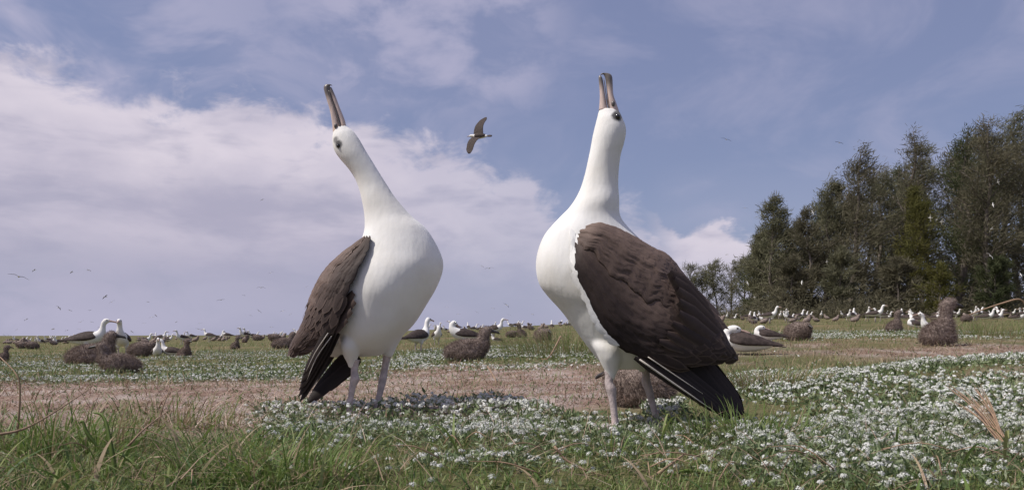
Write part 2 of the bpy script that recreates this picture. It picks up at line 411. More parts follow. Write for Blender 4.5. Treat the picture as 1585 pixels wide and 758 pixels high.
# short and long grass, near
sets = []
def grass_set(n_, ylo, yhi, dens, Lr, Wr, segs, leanr, dry, power=1.0):
    x, y = scatter(n_, ylo, yhi, power=power); k = rng.random(n_) < dens(x, y); x, y = x[k], y[k]; n2 = len(x)
    t = np.where(rng.random(n2) < dry(x, y), rng.uniform(.8, 1, n2), rng.uniform(0, .68, n2))
    Lx = rng.uniform(*Lr, n2)*(.55+.9*fbm(x, y, 2.2, 55))
    sets.append(blades(x, y, terrain(x, y)-.006, Lx, rng.uniform(*Wr, n2), rng.uniform(0, 6.28, n2), rng.uniform(*leanr, n2), segs, .5, t))
near_d = lambda x, y: np.clip((1-.95*bare(x, y))*(.45+.55*sstep(fbm(x, y, 3, 61), .35, .6))*(1-.78*sstep(uu(x, y), 420, 640)*(1-.5*np.exp(-((uu(x, y)-1150)/110)**2)))*sstep(y, 1.95, 1.25), 0, 1)
grass_set(17000, .9, 2.3, near_d, (.022, .058), (.0016, .0046), 4, (.72, 1.14), lambda x, y: .18+.24*sstep(fbm(x, y, 4, 83), .35, .6)*(uu(x, y) < 520), .5)
low_d = lambda x, y: np.clip((1-.9*bare(x, y))*(.5+.5*fbm(x, y, 3, 62)), 0, 1)
grass_set(30000, .9, 3.8, low_d, (.015, .045), (.0016, .0034), 3, (.2, .95), lambda x, y: .20+.45*sstep(fbm(x, y, 1.1, 65), .5, .7), .6)
grass_set(16000, .92, 1.7, lambda x, y: .4+.6*fbm(x, y, 4, 68), (.02, .055), (.0014, .0032), 3, (.3, 1.0), lambda x, y: .15+.3*sstep(fbm(x, y, 2, 69), .5, .7), .5)
grass_set(1500, 1.0, 1.5, lambda x, y: sstep(uu(x, y), 560, 380)*.34+.08, (.06, .12), (.0042, .0085), 6, (.6, 1.08), lambda x, y: .22+0*x, .5)
mid_d = lambda x, y: np.clip((1-.8*bare(x, y))*(.35+.65*sstep(fbm(x, y, 1.2, 63), .3, .6)), 0, 1)
grass_set(52000, 3.4, 14, mid_d, (.03, .085), (.004, .008), 2, (.2, .9), lambda x, y: .40+.45*sstep(fbm(x, y, .7, 66), .46, .62), .7)
grass_set(26000, 12, 70, lambda x, y: .4+.6*fbm(x, y, .3, 64), (.06, .17), (.012, .03), 1, (.2, .9), lambda x, y: .42+.45*sstep(fbm(x, y, .2, 67), .45, .62), .55)
def merge(sets):
    V, F, T, o = [], [], [], 0
    for v, f, t in sets: V.append(v); F.append(f+o); T.append(t); o += len(v)
    return np.vstack(V), np.vstack(F), np.concatenate(T)
grass_set(16000, 1.5, 6.5, lambda x, y: sstep(fbm(x, y, 2.0, 81), .42, .56)*bare(x, y), (.02, .06), (.002, .0045), 3, (.4, 1.0), lambda x, y: .35+0*x, .6)
V, F, T = merge(sets)
tag(link('meadow_grass', mesh_np('meadow_grass', V, F, T), M['grass']), 'mixed green and dry grass growing over the whole meadow floor', 'grass', kind='stuff')

# straw litter on the bare band and thinly elsewhere
sets = []
for n_, ylo, yhi, th, Lr, Wr in ((60000, 1.7, 8.5, .04, (.02, .09), (.0020, .0050)), (14000, 5.0, 9.5, .2, (.04, .12), (.004, .010)), (2600, .95, 2.2, -1, (.03, .14), (.0009, .0020))):
    x, y = scatter(n_, ylo, yhi, power=.6); k = rng.random(n_)*.8 < bare(x, y)-th if th > 0 else rng.random(n_) < .6
    x, y = x[k], y[k]; n2 = len(x)
    z = terrain(x, y)+rng.uniform(0, .012 if th > 0 else .05, n2)
    sets.append(blades(x, y, z, rng.uniform(*Lr, n2), rng.uniform(*Wr, n2), rng.uniform(0, 6.28, n2), np.where(rng.random(n2) < .09, rng.uniform(.75, 1.05, n2), rng.uniform(1.10, 1.17, n2)), 2, .05, np.clip(rng.beta(2, 2, n2)*.75+.75*(fbm(x, y, 1.9, 47)-.38), 0, 1)))
V, F, T = merge(sets)
tag(link('straw_litter', mesh_np('straw_litter', V, F, T), M['straw']), 'dry straw litter strewn on the bare pinkish earth between the flowers', 'straw', kind='stuff')

# white flower carpet: stems with leaves, domed heads of tiny florets
def unit(v): return v/np.maximum(np.linalg.norm(v, axis=-1, keepdims=True), 1e-9)
def canopy(x, y): return .012+(.044+.012*sstep(uu(x, y), 1150, 1300)*sstep(y, 1.9, 2.4)-.012*sstep(y, 3.0, 4.5))*fbm(x, y, 4.0, 71)*sstep(flowers(x, y), .05, .6)
def flower_heads(x, y, rad, nflo, size, cross):
    n_ = len(x); C = np.stack([x, y, terrain(x, y)+canopy(x, y)*rng.uniform(.62, 1.08, n_)], 1)
    ga = 2.399963; k = np.arange(nflo)
    ph = np.arccos(1-1.05*(k+.5)/nflo)
    th = k[None, :]*ga+rng.uniform(0, 6.28, (n_, 1)); ph = ph[None, :]+rng.normal(0, .10, (n_, nflo))
    N = np.stack([np.sin(ph)*np.cos(th), np.sin(ph)*np.sin(th), np.cos(ph)], -1)
    tilt = rng.normal(0, .35, (n_, 1, 2)); N = N+np.concatenate([tilt, np.zeros((n_, 1, 1))], -1)*N[..., 2:3]; N = unit(N)
    P = C[:, None, :]+N*(rad[:, None, None]*rng.uniform(.75, 1.1, (n_, nflo, 1)))*np.array([1, 1, .8])
    N = unit(N+rng.normal(0, .28, N.shape))
    A_ = unit(np.cross(N, rng.normal(0, 1, N.shape))); B_ = np.cross(N, A_)
    P, A_, B_, N = [t.reshape(-1, 3) for t in (P, A_, B_, N)]
    s = (size*rng.uniform(.75, 1.25, len(P)))[:, None]
    tn = np.repeat(rng.uniform(.15, 1, n_), nflo)*rng.uniform(.7, 1, len(P))
    if cross:
        qs = []
        for a, b in ((A_, B_), (B_, A_)):
            qs.append(np.stack([P-a*s+N*s*.12, P-b*s*.42, P+a*s+N*s*.12, P+b*s*.42], 1))
        Q = np.concatenate(qs, 1).reshape(-1, 3); rep = 8
    else:
        Q = np.stack([P-A_*s, P-B_*s, P+A_*s, P+B_*s], 1).reshape(-1, 3); rep = 4
    return Q, np.arange(len(Q)).reshape(-1, 4), np.repeat(tn, rep)
def leaf_set(x, y, Lr, Wr, up):
    n_ = len(x); z = terrain(x, y)+canopy(x, y)*rng.uniform(.05, .98, n_)
    D = unit(rng.normal(0, 1, (n_, 3))+np.array([0, 0, up])); S = unit(np.cross(D, rng.normal(0, 1, (n_, 3))))
    L = rng.uniform(*Lr, n_)[:, None]; Wd = rng.uniform(*Wr, n_)[:, None]; P = np.stack([x, y, z], 1)
    Q = np.stack([P, P+D*L*.5-S*Wd, P+D*L, P+D*L*.5+S*Wd], 1).reshape(-1, 3)
    return Q, np.arange(n_*4).reshape(-1, 4), np.repeat(rng.random(n_), 4)
hs, ls = [], []
def carpet(n_, ylo, yhi, power, rad, nflo, size, cross, nl, Lr, Wr):
    x, y = scatter(n_, ylo, yhi, power=power); k = rng.random(n_) < flowers(x, y)**1.15; x, y = x[k], y[k]
    hs.append(flower_heads(x, y, rng.uniform(*rad, len(x)), nflo, size, cross))
    x, y = scatter(nl, ylo, yhi, power=power); k = rng.random(nl) < .04+sstep(flowers(x, y), .02, .35); x, y = x[k], y[k]
    ls.append(leaf_set(x, y, Lr, Wr, .5))
carpet(9500, .98, 1.9, .8, (.0042, .0088), 20, .0024, True, 60000, (.009, .020), (.0011, .0024))
carpet(32000, 1.9, 4.6, .8, (.0042, .0085), 10, .0035, False, 90000, (.012, .026), (.002, .004))
carpet(62000, 3.9, 16, .7, (.006, .010), 5, .0056, False, 110000, (.02, .04), (.003, .006))
V, F, T = merge(hs)
tag(link('white_flowers', mesh_np('white_flowers', V, F, T), M['petal']), 'tiny white flower heads massed in carpets across the meadow', 'flowers', kind='stuff')
V, F, T = merge(ls)
tag(link('flower_leaves', mesh_np('flower_leaves', V, F, T), M['alyssum_leaf']), 'small grey-green leaves under the white flower carpets', 'leaves', kind='stuff')
# ------------------------------------------------------------------ ironwood trees at the right
def needle_mat(name, c0, c1):
    m_ = toned(name, [(0, c0), (1, c1)], .75, .15, None, .42); return m_
M['needle_grey'] = needle_mat('grey_green_needles', (.10, .104, .060), (.25, .238, .15))
M['needle_dark'] = needle_mat('dark_green_needles', (.045, .060, .028), (.130, .140, .068))
M['needle_yellow'] = needle_mat('yellow_green_needles', (.070, .075, .024), (.20, .185, .060))
M['needle_brown'] = needle_mat('brownish_needles', (.088, .083, .052), (.22, .198, .130))
def ironwood(u, d, v_top, spread, mat, label, seed, n_br=46, per=260, lean=.10, bare_top=.14, low=.03, dens=1.0, nl=.55, group=None):
    r = np.random.default_rng(seed)
    x, y = (u-U0)/FPX*d, d; z = tz(x, y)-.15
    H = HC+(V0-v_top)/FPX*d-z
    root = tag(empty('ironwood_tree', (x, y, z)), label, 'tree', group)
    n_ = 7; hh = np.linspace(0, 1, n_)
    cx = np.cumsum(np.r_[0, r.normal(lean*H/n_*.8, .018*H, n_-1)]); cy = np.cumsum(np.r_[0, r.normal(0, .02*H, n_-1)])
    path = np.stack([cx, cy, hh*H], 1); rad = (.017*H)*(1-hh)**.8+.012
    parts = [tube(path, rad, 8, 3)]
    def at(h):
        k = min(int(h*(n_-1)), n_-2); q = h*(n_-1)-k; return path[k]*(1-q)+path[k+1]*q
    SP, SD, SW = [], [], []
    for b in range(n_br):
        h = low+(.985-low)*((b+r.random())/n_br)**.85; p0 = at(h)
        prof = max(math.sin(math.pi*min(1, (h-low+.16)/(1.16-low))**.85)+.10, .75 if h < .35 else 0)
        L = spread*1.4*H*prof*r.uniform(.55, 1.15); ang = r.uniform(0, 6.283); up = r.uniform(.35, 1.1)+.55*h
        dv = np.array([math.cos(ang), math.sin(ang), up]); dv /= np.linalg.norm(dv)
        ts = np.linspace(0, 1, 5)[:, None]
        bp = p0+dv*L*ts+np.array([lean*2.2*L, 0, -.12*L])*ts**2
        parts.append(tube(bp, np.linspace(.20, .04, 5)*rad[min(int(h*(n_-1)), n_-2)]+.012, 5, 1))
        if h > 1-bare_top and r.random() < .75: cnt = int(per*.16)
        else: cnt = int(per*dens*r.uniform(.3, 1.5)*(1-.42*h))
        nclump = 3+int(L/H*22); ct = r.uniform(.30, 1.02, nclump)
        kk = r.integers(0, nclump, cnt); tt = ct[kk]+r.normal(0, .05, cnt)
        tt = np.clip(tt, .12, 1.05)
        pp = p0+dv*L*tt[:, None]+np.array([lean*2.2*L, 0, -.12*L])*tt[:, None]**2
        pp = pp+r.normal(0, .030*H*(.55+.5*prof), (cnt, 3))*np.array([1, 1, .9])
        dd_ = r.normal(0, .55, (cnt, 3))+dv*.8+np.array([lean*5, 0, .15])
        dd_ = unit(dd_); SP.append(pp); SD.append(dd_); SW.append(np.full(cnt, r.uniform(0, .55)))
    P = np.vstack(SP); D = unit(np.vstack(SD)); Wt = np.concatenate(SW); n2 = len(P)
    L = r.uniform(.45, 1.25, n2)[:, None]*nl*(d/70)**.5; S = unit(np.cross(D, r.normal(0, 1, (n2, 3))))*(r.uniform(.016, .038, n2)[:, None]*(d/70)**.5)
    droop = np.array([0, 0, -.12])
    Q = np.stack([P-S, P+S, P+D*L*.6+S*.8+droop*L*.3, P+D*L+droop*L], 1).reshape(-1, 3)
    Q[:, 2] = np.maximum(Q[:, 2], .25)
    F = np.arange(n2*4).reshape(-1, 4)
    V, F2 = join(parts); link('trunk', mesh_np('trunk', V, F2, None, True), M['bark'], root)
    tag(link('crown', mesh_np('crown', Q, F, np.repeat(np.clip(Wt+r.uniform(0, .5, n2), 0, 1), 4)), M[mat], root), kind='stuff')
    return root
TR = [  # u, depth, v_top, spread, foliage, label, extra
 (1178, 78, 352, .17, 'needle_grey', 'narrow grey-green ironwood closing the left end of the tall grove', dict(lean=.05)),
 (1203, 74, 303, .16, 'needle_grey', 'feathery dark-tipped ironwood second from the left end of the tall grove', dict(lean=.04, bare_top=.08)),
 (1240, 72, 322, .18, 'needle_brown', 'short brownish ironwood filling the dip between two taller trees', dict(lean=.04)),
 (1272, 75, 283, .16, 'needle_grey', 'grey ironwood with a pointed ragged top left of the windswept one', dict(lean=.06)),
 (1318, 70, 224, .15, 'needle_brown', 'tall windswept brownish ironwood with wispy tips brushed to the right', dict(lean=.09, bare_top=.12)),
 (1352, 76, 262, .17, 'needle_grey', 'grey ironwood directly behind the yellow-green tree, dense lower crown', dict(lean=.05)),
 (1385, 72, 206, .12, 'needle_brown', 'thin half-bare ironwood with long whippy shoots against the sky', dict(lean=.08, bare_top=.35, dens=.7)),
 (1424, 66, 292, .13, 'needle_yellow', 'yellow-green broad tree in the middle of the grove', dict(lean=.02, n_br=40)),
 (1468, 68, 198, .15, 'needle_dark', 'dark green layered tree standing out from the grey ironwoods', dict(lean=.03)),
 (1500, 72, 212, .16, 'needle_grey', 'grey ironwood pressed against the right side of the dark green tree', dict(lean=.05)),
 (1528, 64, 184, .15, 'needle_brown', 'very tall brownish ironwood with a pale straight trunk', dict(lean=.03, bare_top=.1, low=.22)),
 (1560, 70, 178, .16, 'needle_grey', 'tallest grey ironwood near the right edge of the grove', dict(lean=.04, bare_top=.08)),
 (1600, 66, 182, .17, 'needle_brown', 'brownish ironwood cut by the right edge of the picture', dict(lean=.03)),
 (1488, 76, 205, .19, 'needle_brown', 'brownish ironwood half hidden between the dark green tree and the tallest ones', dict(lean=.05)),
 (1408, 78, 226, .17, 'needle_grey', 'grey ironwood half hidden left of the dark green tree', dict(lean=.05)),
 (1296, 80, 300, .19, 'needle_brown', 'shorter ironwood half hidden left of the windswept one', dict(lean=.05)),
 (1455, 60, 410, .30, 'needle_yellow', 'low yellow-green bush at the foot of the dark green tree', dict(lean=.0, low=.02, n_br=36, per=110)),
 (1300, 66, 385, .26, 'needle_grey', 'low grey sapling at the foot of the windswept ironwood', dict(lean=.02, low=.03, n_br=30)),
 (1390, 64, 400, .28, 'needle_brown', 'low brown thicket tree left of the yellow-green bush', dict(lean=.02, low=.03, n_br=30)),
 (1225, 70, 400, .27, 'needle_brown', 'low brownish sapling under the left end of the grove', dict(lean=.02, low=.03, n_br=30)),
 (1540, 60, 402, .28, 'needle_dark', 'low dark thicket tree under the pale straight trunk', dict(lean=.02, low=.03, n_br=30)),
]
for k, (u, d, vt, sp, mt, lb, ex) in enumerate(TR): ironwood(u, d, vt, sp, mt, lb, 100+k, **ex)
for k, (u, vt) in enumerate(((1165, 385), (1195, 350), (1228, 352), (1258, 318), (1290, 300), (1335, 270), (1370, 262), (1405, 258), (1440, 250), (1482, 240), (1516, 232), (1548, 222), (1582, 215), (1620, 215))):
    ironwood(u, 86, vt, .19, 'needle_dark' if k % 3 == 0 else 'needle_brown', 'shadowed ironwood standing in the back row of the tall grove', 200+k, n_br=46, low=.04, lean=.04, per=200, group='ironwoods in the back row of the grove')
for k, (u, vt, lb) in enumerate(((1068, 412, 'pale far ironwood at the left end of the distant low clump'), (1090, 420, 'small far ironwood second in the distant low clump'),
      (1110, 404, 'tallest far ironwood in the middle of the distant low clump'), (1132, 408, 'far ironwood just right of the tallest in the distant clump'), (1154, 402, 'far ironwood of the distant clump touching the tall grove'))):
    ironwood(u, 135, vt, .34, 'needle_grey', lb, 300+k, n_br=34, per=90, low=.06, lean=.05)

# scrub between the trunks: a mass nobody could count
r_ = np.random.default_rng(77); Pn = []
for k in range(420):
    u_, d_ = r_.uniform(1045, 1680), r_.uniform(60, 98); d_ = d_ if u_ > 1165 else r_.uniform(118, 140); x_ = (u_-U0)/FPX*d_; hgt = r_.uniform(.8, 3.2)
    c = r_.normal(0, .42, (130, 3)); c[:, 2] = np.abs(c[:, 2])*1.5
    Pn.append(np.array([x_, d_, tz(x_, d_)])+c*np.array([1.5, 1.0, 1])*hgt*.62)
P = np.vstack(Pn); n2 = len(P); D = unit(r_.normal(0, 1, (n2, 3))+np.array([.2, 0, .5])); S = unit(np.cross(D, r_.normal(0, 1, (n2, 3))))*r_.uniform(.02, .05, n2)[:, None]; L = r_.uniform(.15, .55, n2)[:, None]
Q = np.stack([P-S, P+S, P+D*L+S*.4, P+D*L-S*.4], 1).reshape(-1, 3)
tag(link('undergrowth', mesh_np('undergrowth', Q, np.arange(n2*4).reshape(-1, 4), np.repeat(np.clip(np.repeat(r_.random(420)*.5, 130)+r_.random(n2)*.5, 0, 1), 4)), M['needle_brown']), 'tangled brownish scrub filling the gaps between the ironwood trunks', 'undergrowth', kind='stuff')

# ------------------------------------------------------------------ the two big albatrosses
def feather_mesh_arrays(P, D, N, L, Wd, cup=.18, lift=.10, tone=.5, nx=5, na=7, tipsharp=2.2, curl=0.0):
    D = D/np.linalg.norm(D); N = N-D*np.dot(N, D); N /= np.linalg.norm(N); S = np.cross(D, N)
    a = np.linspace(0, 1, na)[:, None]; x = np.linspace(-1, 1, nx)[None, :]
    wd = Wd*np.minimum(1, .45+2.2*a)*np.sqrt(np.clip(1-a**(tipsharp*2), 0, 1))
    V = (P+D*(L*a)[..., None]+S*(x*wd)[..., None]+N*((lift*L*a-curl*L*a*a)+cup*Wd*(1-x*x)*np.ones_like(a))[..., None])
    i = np.arange(na-1)[:, None]*nx; j = np.arange(nx-1)[None, :]
    F = np.stack([i+j, i+j+1, i+nx+j+1, i+nx+j], -1).reshape(-1, 4)
    e = np.maximum(np.abs(x)*np.ones_like(a), np.clip((a-.72)/.28, 0, 1)*np.ones_like(x))
    return V.reshape(-1, 3), F, np.full(nx*na, tone), e.reshape(-1)
def wing_surface(T, B, y, outward, bulge, ysl=(0, 0)):
    """outer wing surface from its upper and lower outline; returns f(s, t)"""
    Tp = np.array([px(u, v, y) for u, v in T]); Bp = np.array([px(u, v, y) for u, v in B])
    Tp = catmull(Tp, 8); Bp = catmull(Bp, 8); bl = catmull(np.array(bulge)[:, None], 8)[:, 0]
    yo = catmull(np.array(ysl, float), 8); ow = np.array(outward, float); ow /= np.linalg.norm(ow)
    m_ = len(Tp)-1
    def f(s, t, side=1.0):
        q = np.clip(s, 0, 1)*m_; k = min(int(q), m_-1); r = q-k
        a = Tp[k]*(1-r)+Tp[k+1]*r; b = Bp[k]*(1-r)+Bp[k+1]*r; u_ = bl[k]*(1-r)+bl[k+1]*r
        yy = yo[k]*(1-r)+yo[k+1]*r
        return a*(1-t)+b*t+ow*(side*u_*max(math.sin(math.pi*min(max(t, 0), 1)), 0)**.82)+np.array([0, yy[0]*(1-t)+yy[1]*t, 0])
    return f, ow
def shell(f, ow, tone, seed, ns=150, ntt=96, inner=-.25, rows=18, cols=13, amp=.0018):
    """folded wing: one closed skin whose outer side carries soft overlapping feather tracts in relief"""
    s = np.linspace(0, 1, ns); t = np.linspace(0, 1, ntt); r = np.random.default_rng(seed)
    P = np.array([[f(a, b) for b in t] for a in s])
    ds = np.gradient(P, axis=0); dt = np.gradient(P, axis=1); N = np.cross(ds, dt); N = unit(N); N = np.where((N@ow)[..., None] < 0, -N, N)
    Sg, Tg = np.meshgrid(s, t, indexing='ij')
    wob = fbm(Sg*5, Tg*5, 1.3, seed)-.5
    sp = Sg+.045*wob; tp = Tg+.06*(fbm(Sg*4, Tg*4, 1.6, seed+3)-.5)-.10*Sg
    best = np.full(Sg.shape, -1.0); tn = np.zeros(Sg.shape); ed = np.zeros(Sg.shape)
    colr = r.random((rows+4, 4*cols))
    R_ = np.clip(sp, 0, 1.1)**.85*rows
    for k in (0, 1):                                  # the two rows of feathers that can lie on top at a point
        row = np.floor(R_)-k; fr = R_-row                 # 0 at the root .. 2 at the tip of its length
        c = tp*cols+.5*(row % 2)+cols; ci = np.floor(c); x = (c-ci)*2-1
        leng = 1.55-.55*x*x+.25*(colr[np.clip(row, 0, rows+3).astype(int), np.clip(ci, 0, 4*cols-1).astype(int)]-.5)
        on = fr < leng; hgt = np.where(on, (fr/leng)**1.5+.12*(1-x*x), -1)
        up = hgt > best
        tn = np.where(up, colr[np.clip(row, 0, rows+3).astype(int), (np.clip(ci, 0, 4*cols-1).astype(int)*7) % (4*cols)], tn)
        ed = np.where(up, sstep(fr/leng, .72, 1.0), ed); best = np.where(up, hgt, best)
    fade = sstep(Tg, 0, .06)*sstep(Tg, 1, .94)*sstep(Sg, .0, .10)*(.30+.70*sstep(Sg, .1, .55))
    disp = best*amp*fade+.010*(fbm(Sg*2.2, Tg*4.2, 1.2, seed+5)-.5)*sstep(Tg, 0, .15)*sstep(Tg, 1, .85)+.0016*(vnoise(Sg*14, Tg*60, 1, seed+7)-.5)*fade
    rag = .009*(fbm(Sg*16, Sg*0+Tg*3, 1.7, seed+11)-.5)*(sstep(Tg, .8, 1)-sstep(Tg, .2, 0))+.004*(vnoise(Sg*48, Tg*2, 1, seed+13)-.5)*sstep(Tg, .85, 1)
    rg2 = .012*(fbm(Tg*9, Sg*3, 1.6, seed+15)-.5)*sstep(Sg, .12, 0)
    O = P+N*disp[..., None]+unit(dt)*rag[..., None]+unit(ds)*rg2[..., None]
    T_ = np.array([[tone(a, b) for b in t] for a in s]) if tone else np.full(Sg.shape, .3)  # tone gradient: sunlit top painted in, plus naturally darker lower coverts
    T_ = np.clip(T_+.20*(tn-.5)*fade+.40*(fbm(Sg*3, Tg*3, 1.5, seed+9)-.5), 0, 1)
    nb = 8; tb = np.linspace(1, 0, nb)[1:-1]
    I = np.array([[f(a, b, inner) for b in tb] for a in s])
    V = np.concatenate([O, I], 1); n_ = V.shape[1]
    T2 = np.concatenate([T_, np.full((ns, nb-2), .1)], 1); E2 = np.concatenate([ed*fade*.8, np.zeros((ns, nb-2))], 1)
    i = np.arange(ns-1)[:, None]*n_; j = np.arange(n_)[None, :]; j2 = (j+1) % n_
    F = np.stack([i+j, i+j2, i+n_+j2, i+n_+j], -1).reshape(-1, 4)
    n_i = nb-2; S2 = np.concatenate([Sg, np.repeat(s[:, None], n_i, 1)], 1); Tc = np.concatenate([tp, np.zeros((ns, n_i))], 1)
    return V.reshape(-1, 3), F, T2.ravel(), {'edge': E2.ravel(), 'along': S2.ravel(), 'across': Tc.ravel()}
def wing_coverts(f, ow, rows, L, Wd, tone, seed, flow_t=0.0, tlo=.02, thi=.99, lift=.008, s_lo=.03, s_hi=.93, start=0.0):
    r = random.Random(seed); out = []
    for i in range(rows):
        s = s_hi+(s_lo-s_hi)*(i/(rows-1))**.9
        span = np.linalg.norm(f(s, 1)-f(s, 0)); w0 = Wd(s); cnt = max(2, int(span/(w0*1.15)))
        for k in range(cnt+1):
            t = tlo+(thi-tlo)*((k+(.5 if i % 2 else 0))/cnt)
            if t > 1: continue
            t = min(max(t+r.uniform(-.02, .02), .01), .99)
            e = .012; s2 = s+r.uniform(-.012, .012)
            P = f(s2, t); ds = f(min(s2+e, 1), t)-f(max(s2-e, 0), t); dt = f(s2, min(t+e, 1))-f(s2, max(t-e, 0))
            D = unit(ds)+unit(dt)*(flow_t+r.uniform(-.16, .16)); N = np.cross(ds, dt)
            if np.dot(N, ow) < 0: N = -N
            N = unit(N)
            out.append(feather_mesh_arrays(P+N*(.0005+start), D, N, L(s)*r.uniform(.85, 1.15), w0*r.uniform(.85, 1.15), .045, lift*r.uniform(.5, 1.3),
                                           min(1, max(0, tone(s, t)+r.uniform(-.06, .06))), 4, 5))
    return out
def feather_obj(name, lst, mat, parent, base):
    V, F, T, E, o = [], [], [], [], 0
    for v, f, t, e in lst: V.append(v-base); F.append(f+o); T.append(t); E.append(e); o += len(v)
    return link(name, mesh_np(name, np.vstack(V), np.vstack(F), np.concatenate(T), True, {'edge': np.concatenate(E)}), mat, parent)
def rings(st, y, dflt=0.0):
    """body rings traced as left and right outline points; (uL,vL,uR,vR, depth half axis, depth offset)"""
    C, A_, B_ = [], [], []
    for s in st:
        l, r_ = px(s[0], s[1], y), px(s[2], s[3], y); off = s[5] if len(s) > 5 else dflt
        C.append((l+r_)/2+np.array([0, off, 0])); A_.append((r_-l)/2); B_.append(np.array([0, s[4], 0]))
    return C, A_, B_
def hero(y, base_uv, label, spec):
    bx, by_, bz = px(base_uv[0], base_uv[1], y); bz = tz(bx, y); base = np.array([bx, y, bz])
    root = tag(empty('albatross', base), label, 'albatross', 'courting albatrosses with bills raised')
    parts = []
    for st in spec['body']: parts.append(loft(*rings(st, y), 48, 6, spec.get('power', 1.0)))
    for c, r_ in spec.get('lumps', []): parts.append(ball(px(c[0], c[1], y+c[2]), r_, 14, 9))
    parts = [(v-base, f) for v, f in parts]
    me = fuse('body', parts, .0042, 7)
    mat = white_plumage('white_plumage', [(tuple(px(*e[0])-base), e[1], e[2], e[3]) for e in spec['patch']])
    body = link('body', me, mat, root)
    # bill: two mandibles with a hooked tip
    bill = None
    for nm, key in (('upper_mandible', 'upper'), ('lower_mandible', 'lower')):
        V, F = loft(*rings(spec[key], y), 16, 5); V = V-base
        me = mesh_np(nm, V, F, None, True)
        if bill is None:
            bill = link('bill', me, spec['bill_mat'], root)
        else:
            link(nm, me, spec['bill_mat'], bill)
    for key in ('nostril',):
        if key in spec:
            V, F = ball(px(*spec[key])-base, (.0045, .0045, .007)); link('nostril_tube', mesh_np('nostril_tube', V, F, None, True), M['bill_tip'], bill)
    V, F = tube([px(*c)-base for c in spec['gape']], spec['gape_r'], 6); link('mouth_line', mesh_np('mouth_line', V, F, None, True), M['bill_tip'] if not spec.get('light_gape') else M['adult_bill'], bill)
    for e in spec['eyes']:
        V, F = ball(px(*e)-base, .0062, 14, 9); link('eye', mesh_np('eye', V, F, None, True), M['eye'], root)
    # legs with webbed feet
    for pts, rad, toe in spec['legs']:
        P = [px(u, v, y+dy) for u, v, dy in pts]; P[-1] = np.array([P[-1][0], P[-1][1], tz(P[-1][0], P[-1][1])+.012])
        V, F = tube([p-base for p in P], rad, 14, 5); lg = link('leg', mesh_np('leg', V, F, None, True), M['leg'], root)
        a = P[-1]; tv = []
        for da in (-.42, 0.0, .42):
            ang = toe+da; tp = a+np.array([math.cos(ang), math.sin(ang), 0])*(.085 if da == 0 else .075); tp[2] = tz(tp[0], tp[1])+.006
            tv.append(tp)
        shp = [tube([a-base, a*.5+tp*.5-base+np.array([0, 0, .004]), tp-base], [.008, .0065, .0035], 8) for tp in tv]
        web = np.array([a, tv[0], (tv[0]+tv[1])/2*.93+a*.07, tv[1], (tv[1]+tv[2])/2*.93+a*.07, tv[2]])-base
        web = np.vstack([web+[0, 0, .003], web-[0, 0, .001]])
        wf = [np.array([[0, 1, 2], [0, 2, 3], [0, 3, 4], [0, 4, 5], [6, 8, 7], [6, 9, 8], [6, 10, 9], [6, 11, 10]])]
        V, F = join(shp+[(web, wf)]); link('foot', mesh_np('foot', V, F, None, True), M['leg'], lg)
    # wings
    for wi, wg in enumerate(spec['wings']):
        f, ow = wing_surface(wg['T'], wg['B'], y, wg['out'], wg['bulge'], wg['ysl'])
        V, F, T_, E_ = shell(f, ow, wg.get('tone'), 50+wi+int(y*10), *((150, 96) if wi == 0 else (70, 40))); wo = link('wing', mesh_np('wing', V-base, F, T_, True, E_), M['feather'], root)
        if 'tier' in wg:                                  # scapular feathers lying over the upper half of the wing
            ta, tb_, s0, s1 = wg['tier']; rt = random.Random(9)
            f2 = lambda s, t, side=1.0: f(s0+(s1-s0)*s, t*(ta+(tb_-ta)*s)*(1+.05*math.sin(s*23)+.035*math.sin(s*51+1)), 1.0)+ow*(.0085*math.sin(math.pi*min(1, s*1.02+.01))**.5*(1 if side > 0 else -.4)*max(0.05, math.sin(math.pi*min(1, .25+t*.72))))
            V, F, T2_, E2_ = shell(f2, ow, wg['tier_tone'], 90+int(y*10), 130, 60, -.3, 15, 8, .0012)
            link('scapular_feathers', mesh_np('scapular_feathers', V-base, F, T2_, True, E2_), M['feather'], wo)
        if 'fringe' in wg:                                # white breast plumes lapping over the edge of the wing
            wf_ = []; rt = random.Random(31)
            for (sa, ta_, sb, tb2, cnt) in wg['fringe']:
                for k in range(cnt):
                    q = (k+rt.random())/cnt; s_, t_ = sa+(sb-sa)*q, ta_+(tb2-ta_)*q; e = .02
                    P = f(s_, t_); dS = unit(f(min(s_+e, 1), t_)-f(max(s_-e, 0), t_)); dT = unit(f(s_, min(t_+e, 1))-f(s_, max(t_-e, 0)))
                    D = unit(dS*rt.uniform(.8, 1.1)+dT*(rt.uniform(-.1, .25) if sa == sb else -rt.uniform(.05, .35))); N = unit(np.cross(dS, dT)); N = -N if N@ow < 0 else N
                    L_ = rt.uniform(.014, .044); wf_.append(feather_mesh_arrays(P-D*L_*rt.uniform(.6, .95)+N*.0025-ow*.001, D, N, L_, rt.uniform(.004, .0075), .10, -.02, .5, 4, 5, 1.6))
            V = np.vstack([v-base for v, *_ in wf_]); F = np.vstack([fc+20*q for q, (_, fc, *_r) in enumerate(wf_)])
            tag(link('breast_plumes', mesh_np('breast_plumes', V, F, None, True), mat, body), kind='stuff')
        cov = []
        for pr in wg['rows']: cov += wing_coverts(f, ow, **pr)
        co = tag(feather_obj('covert_feathers', cov, M['feather'], wo, base), kind='stuff')
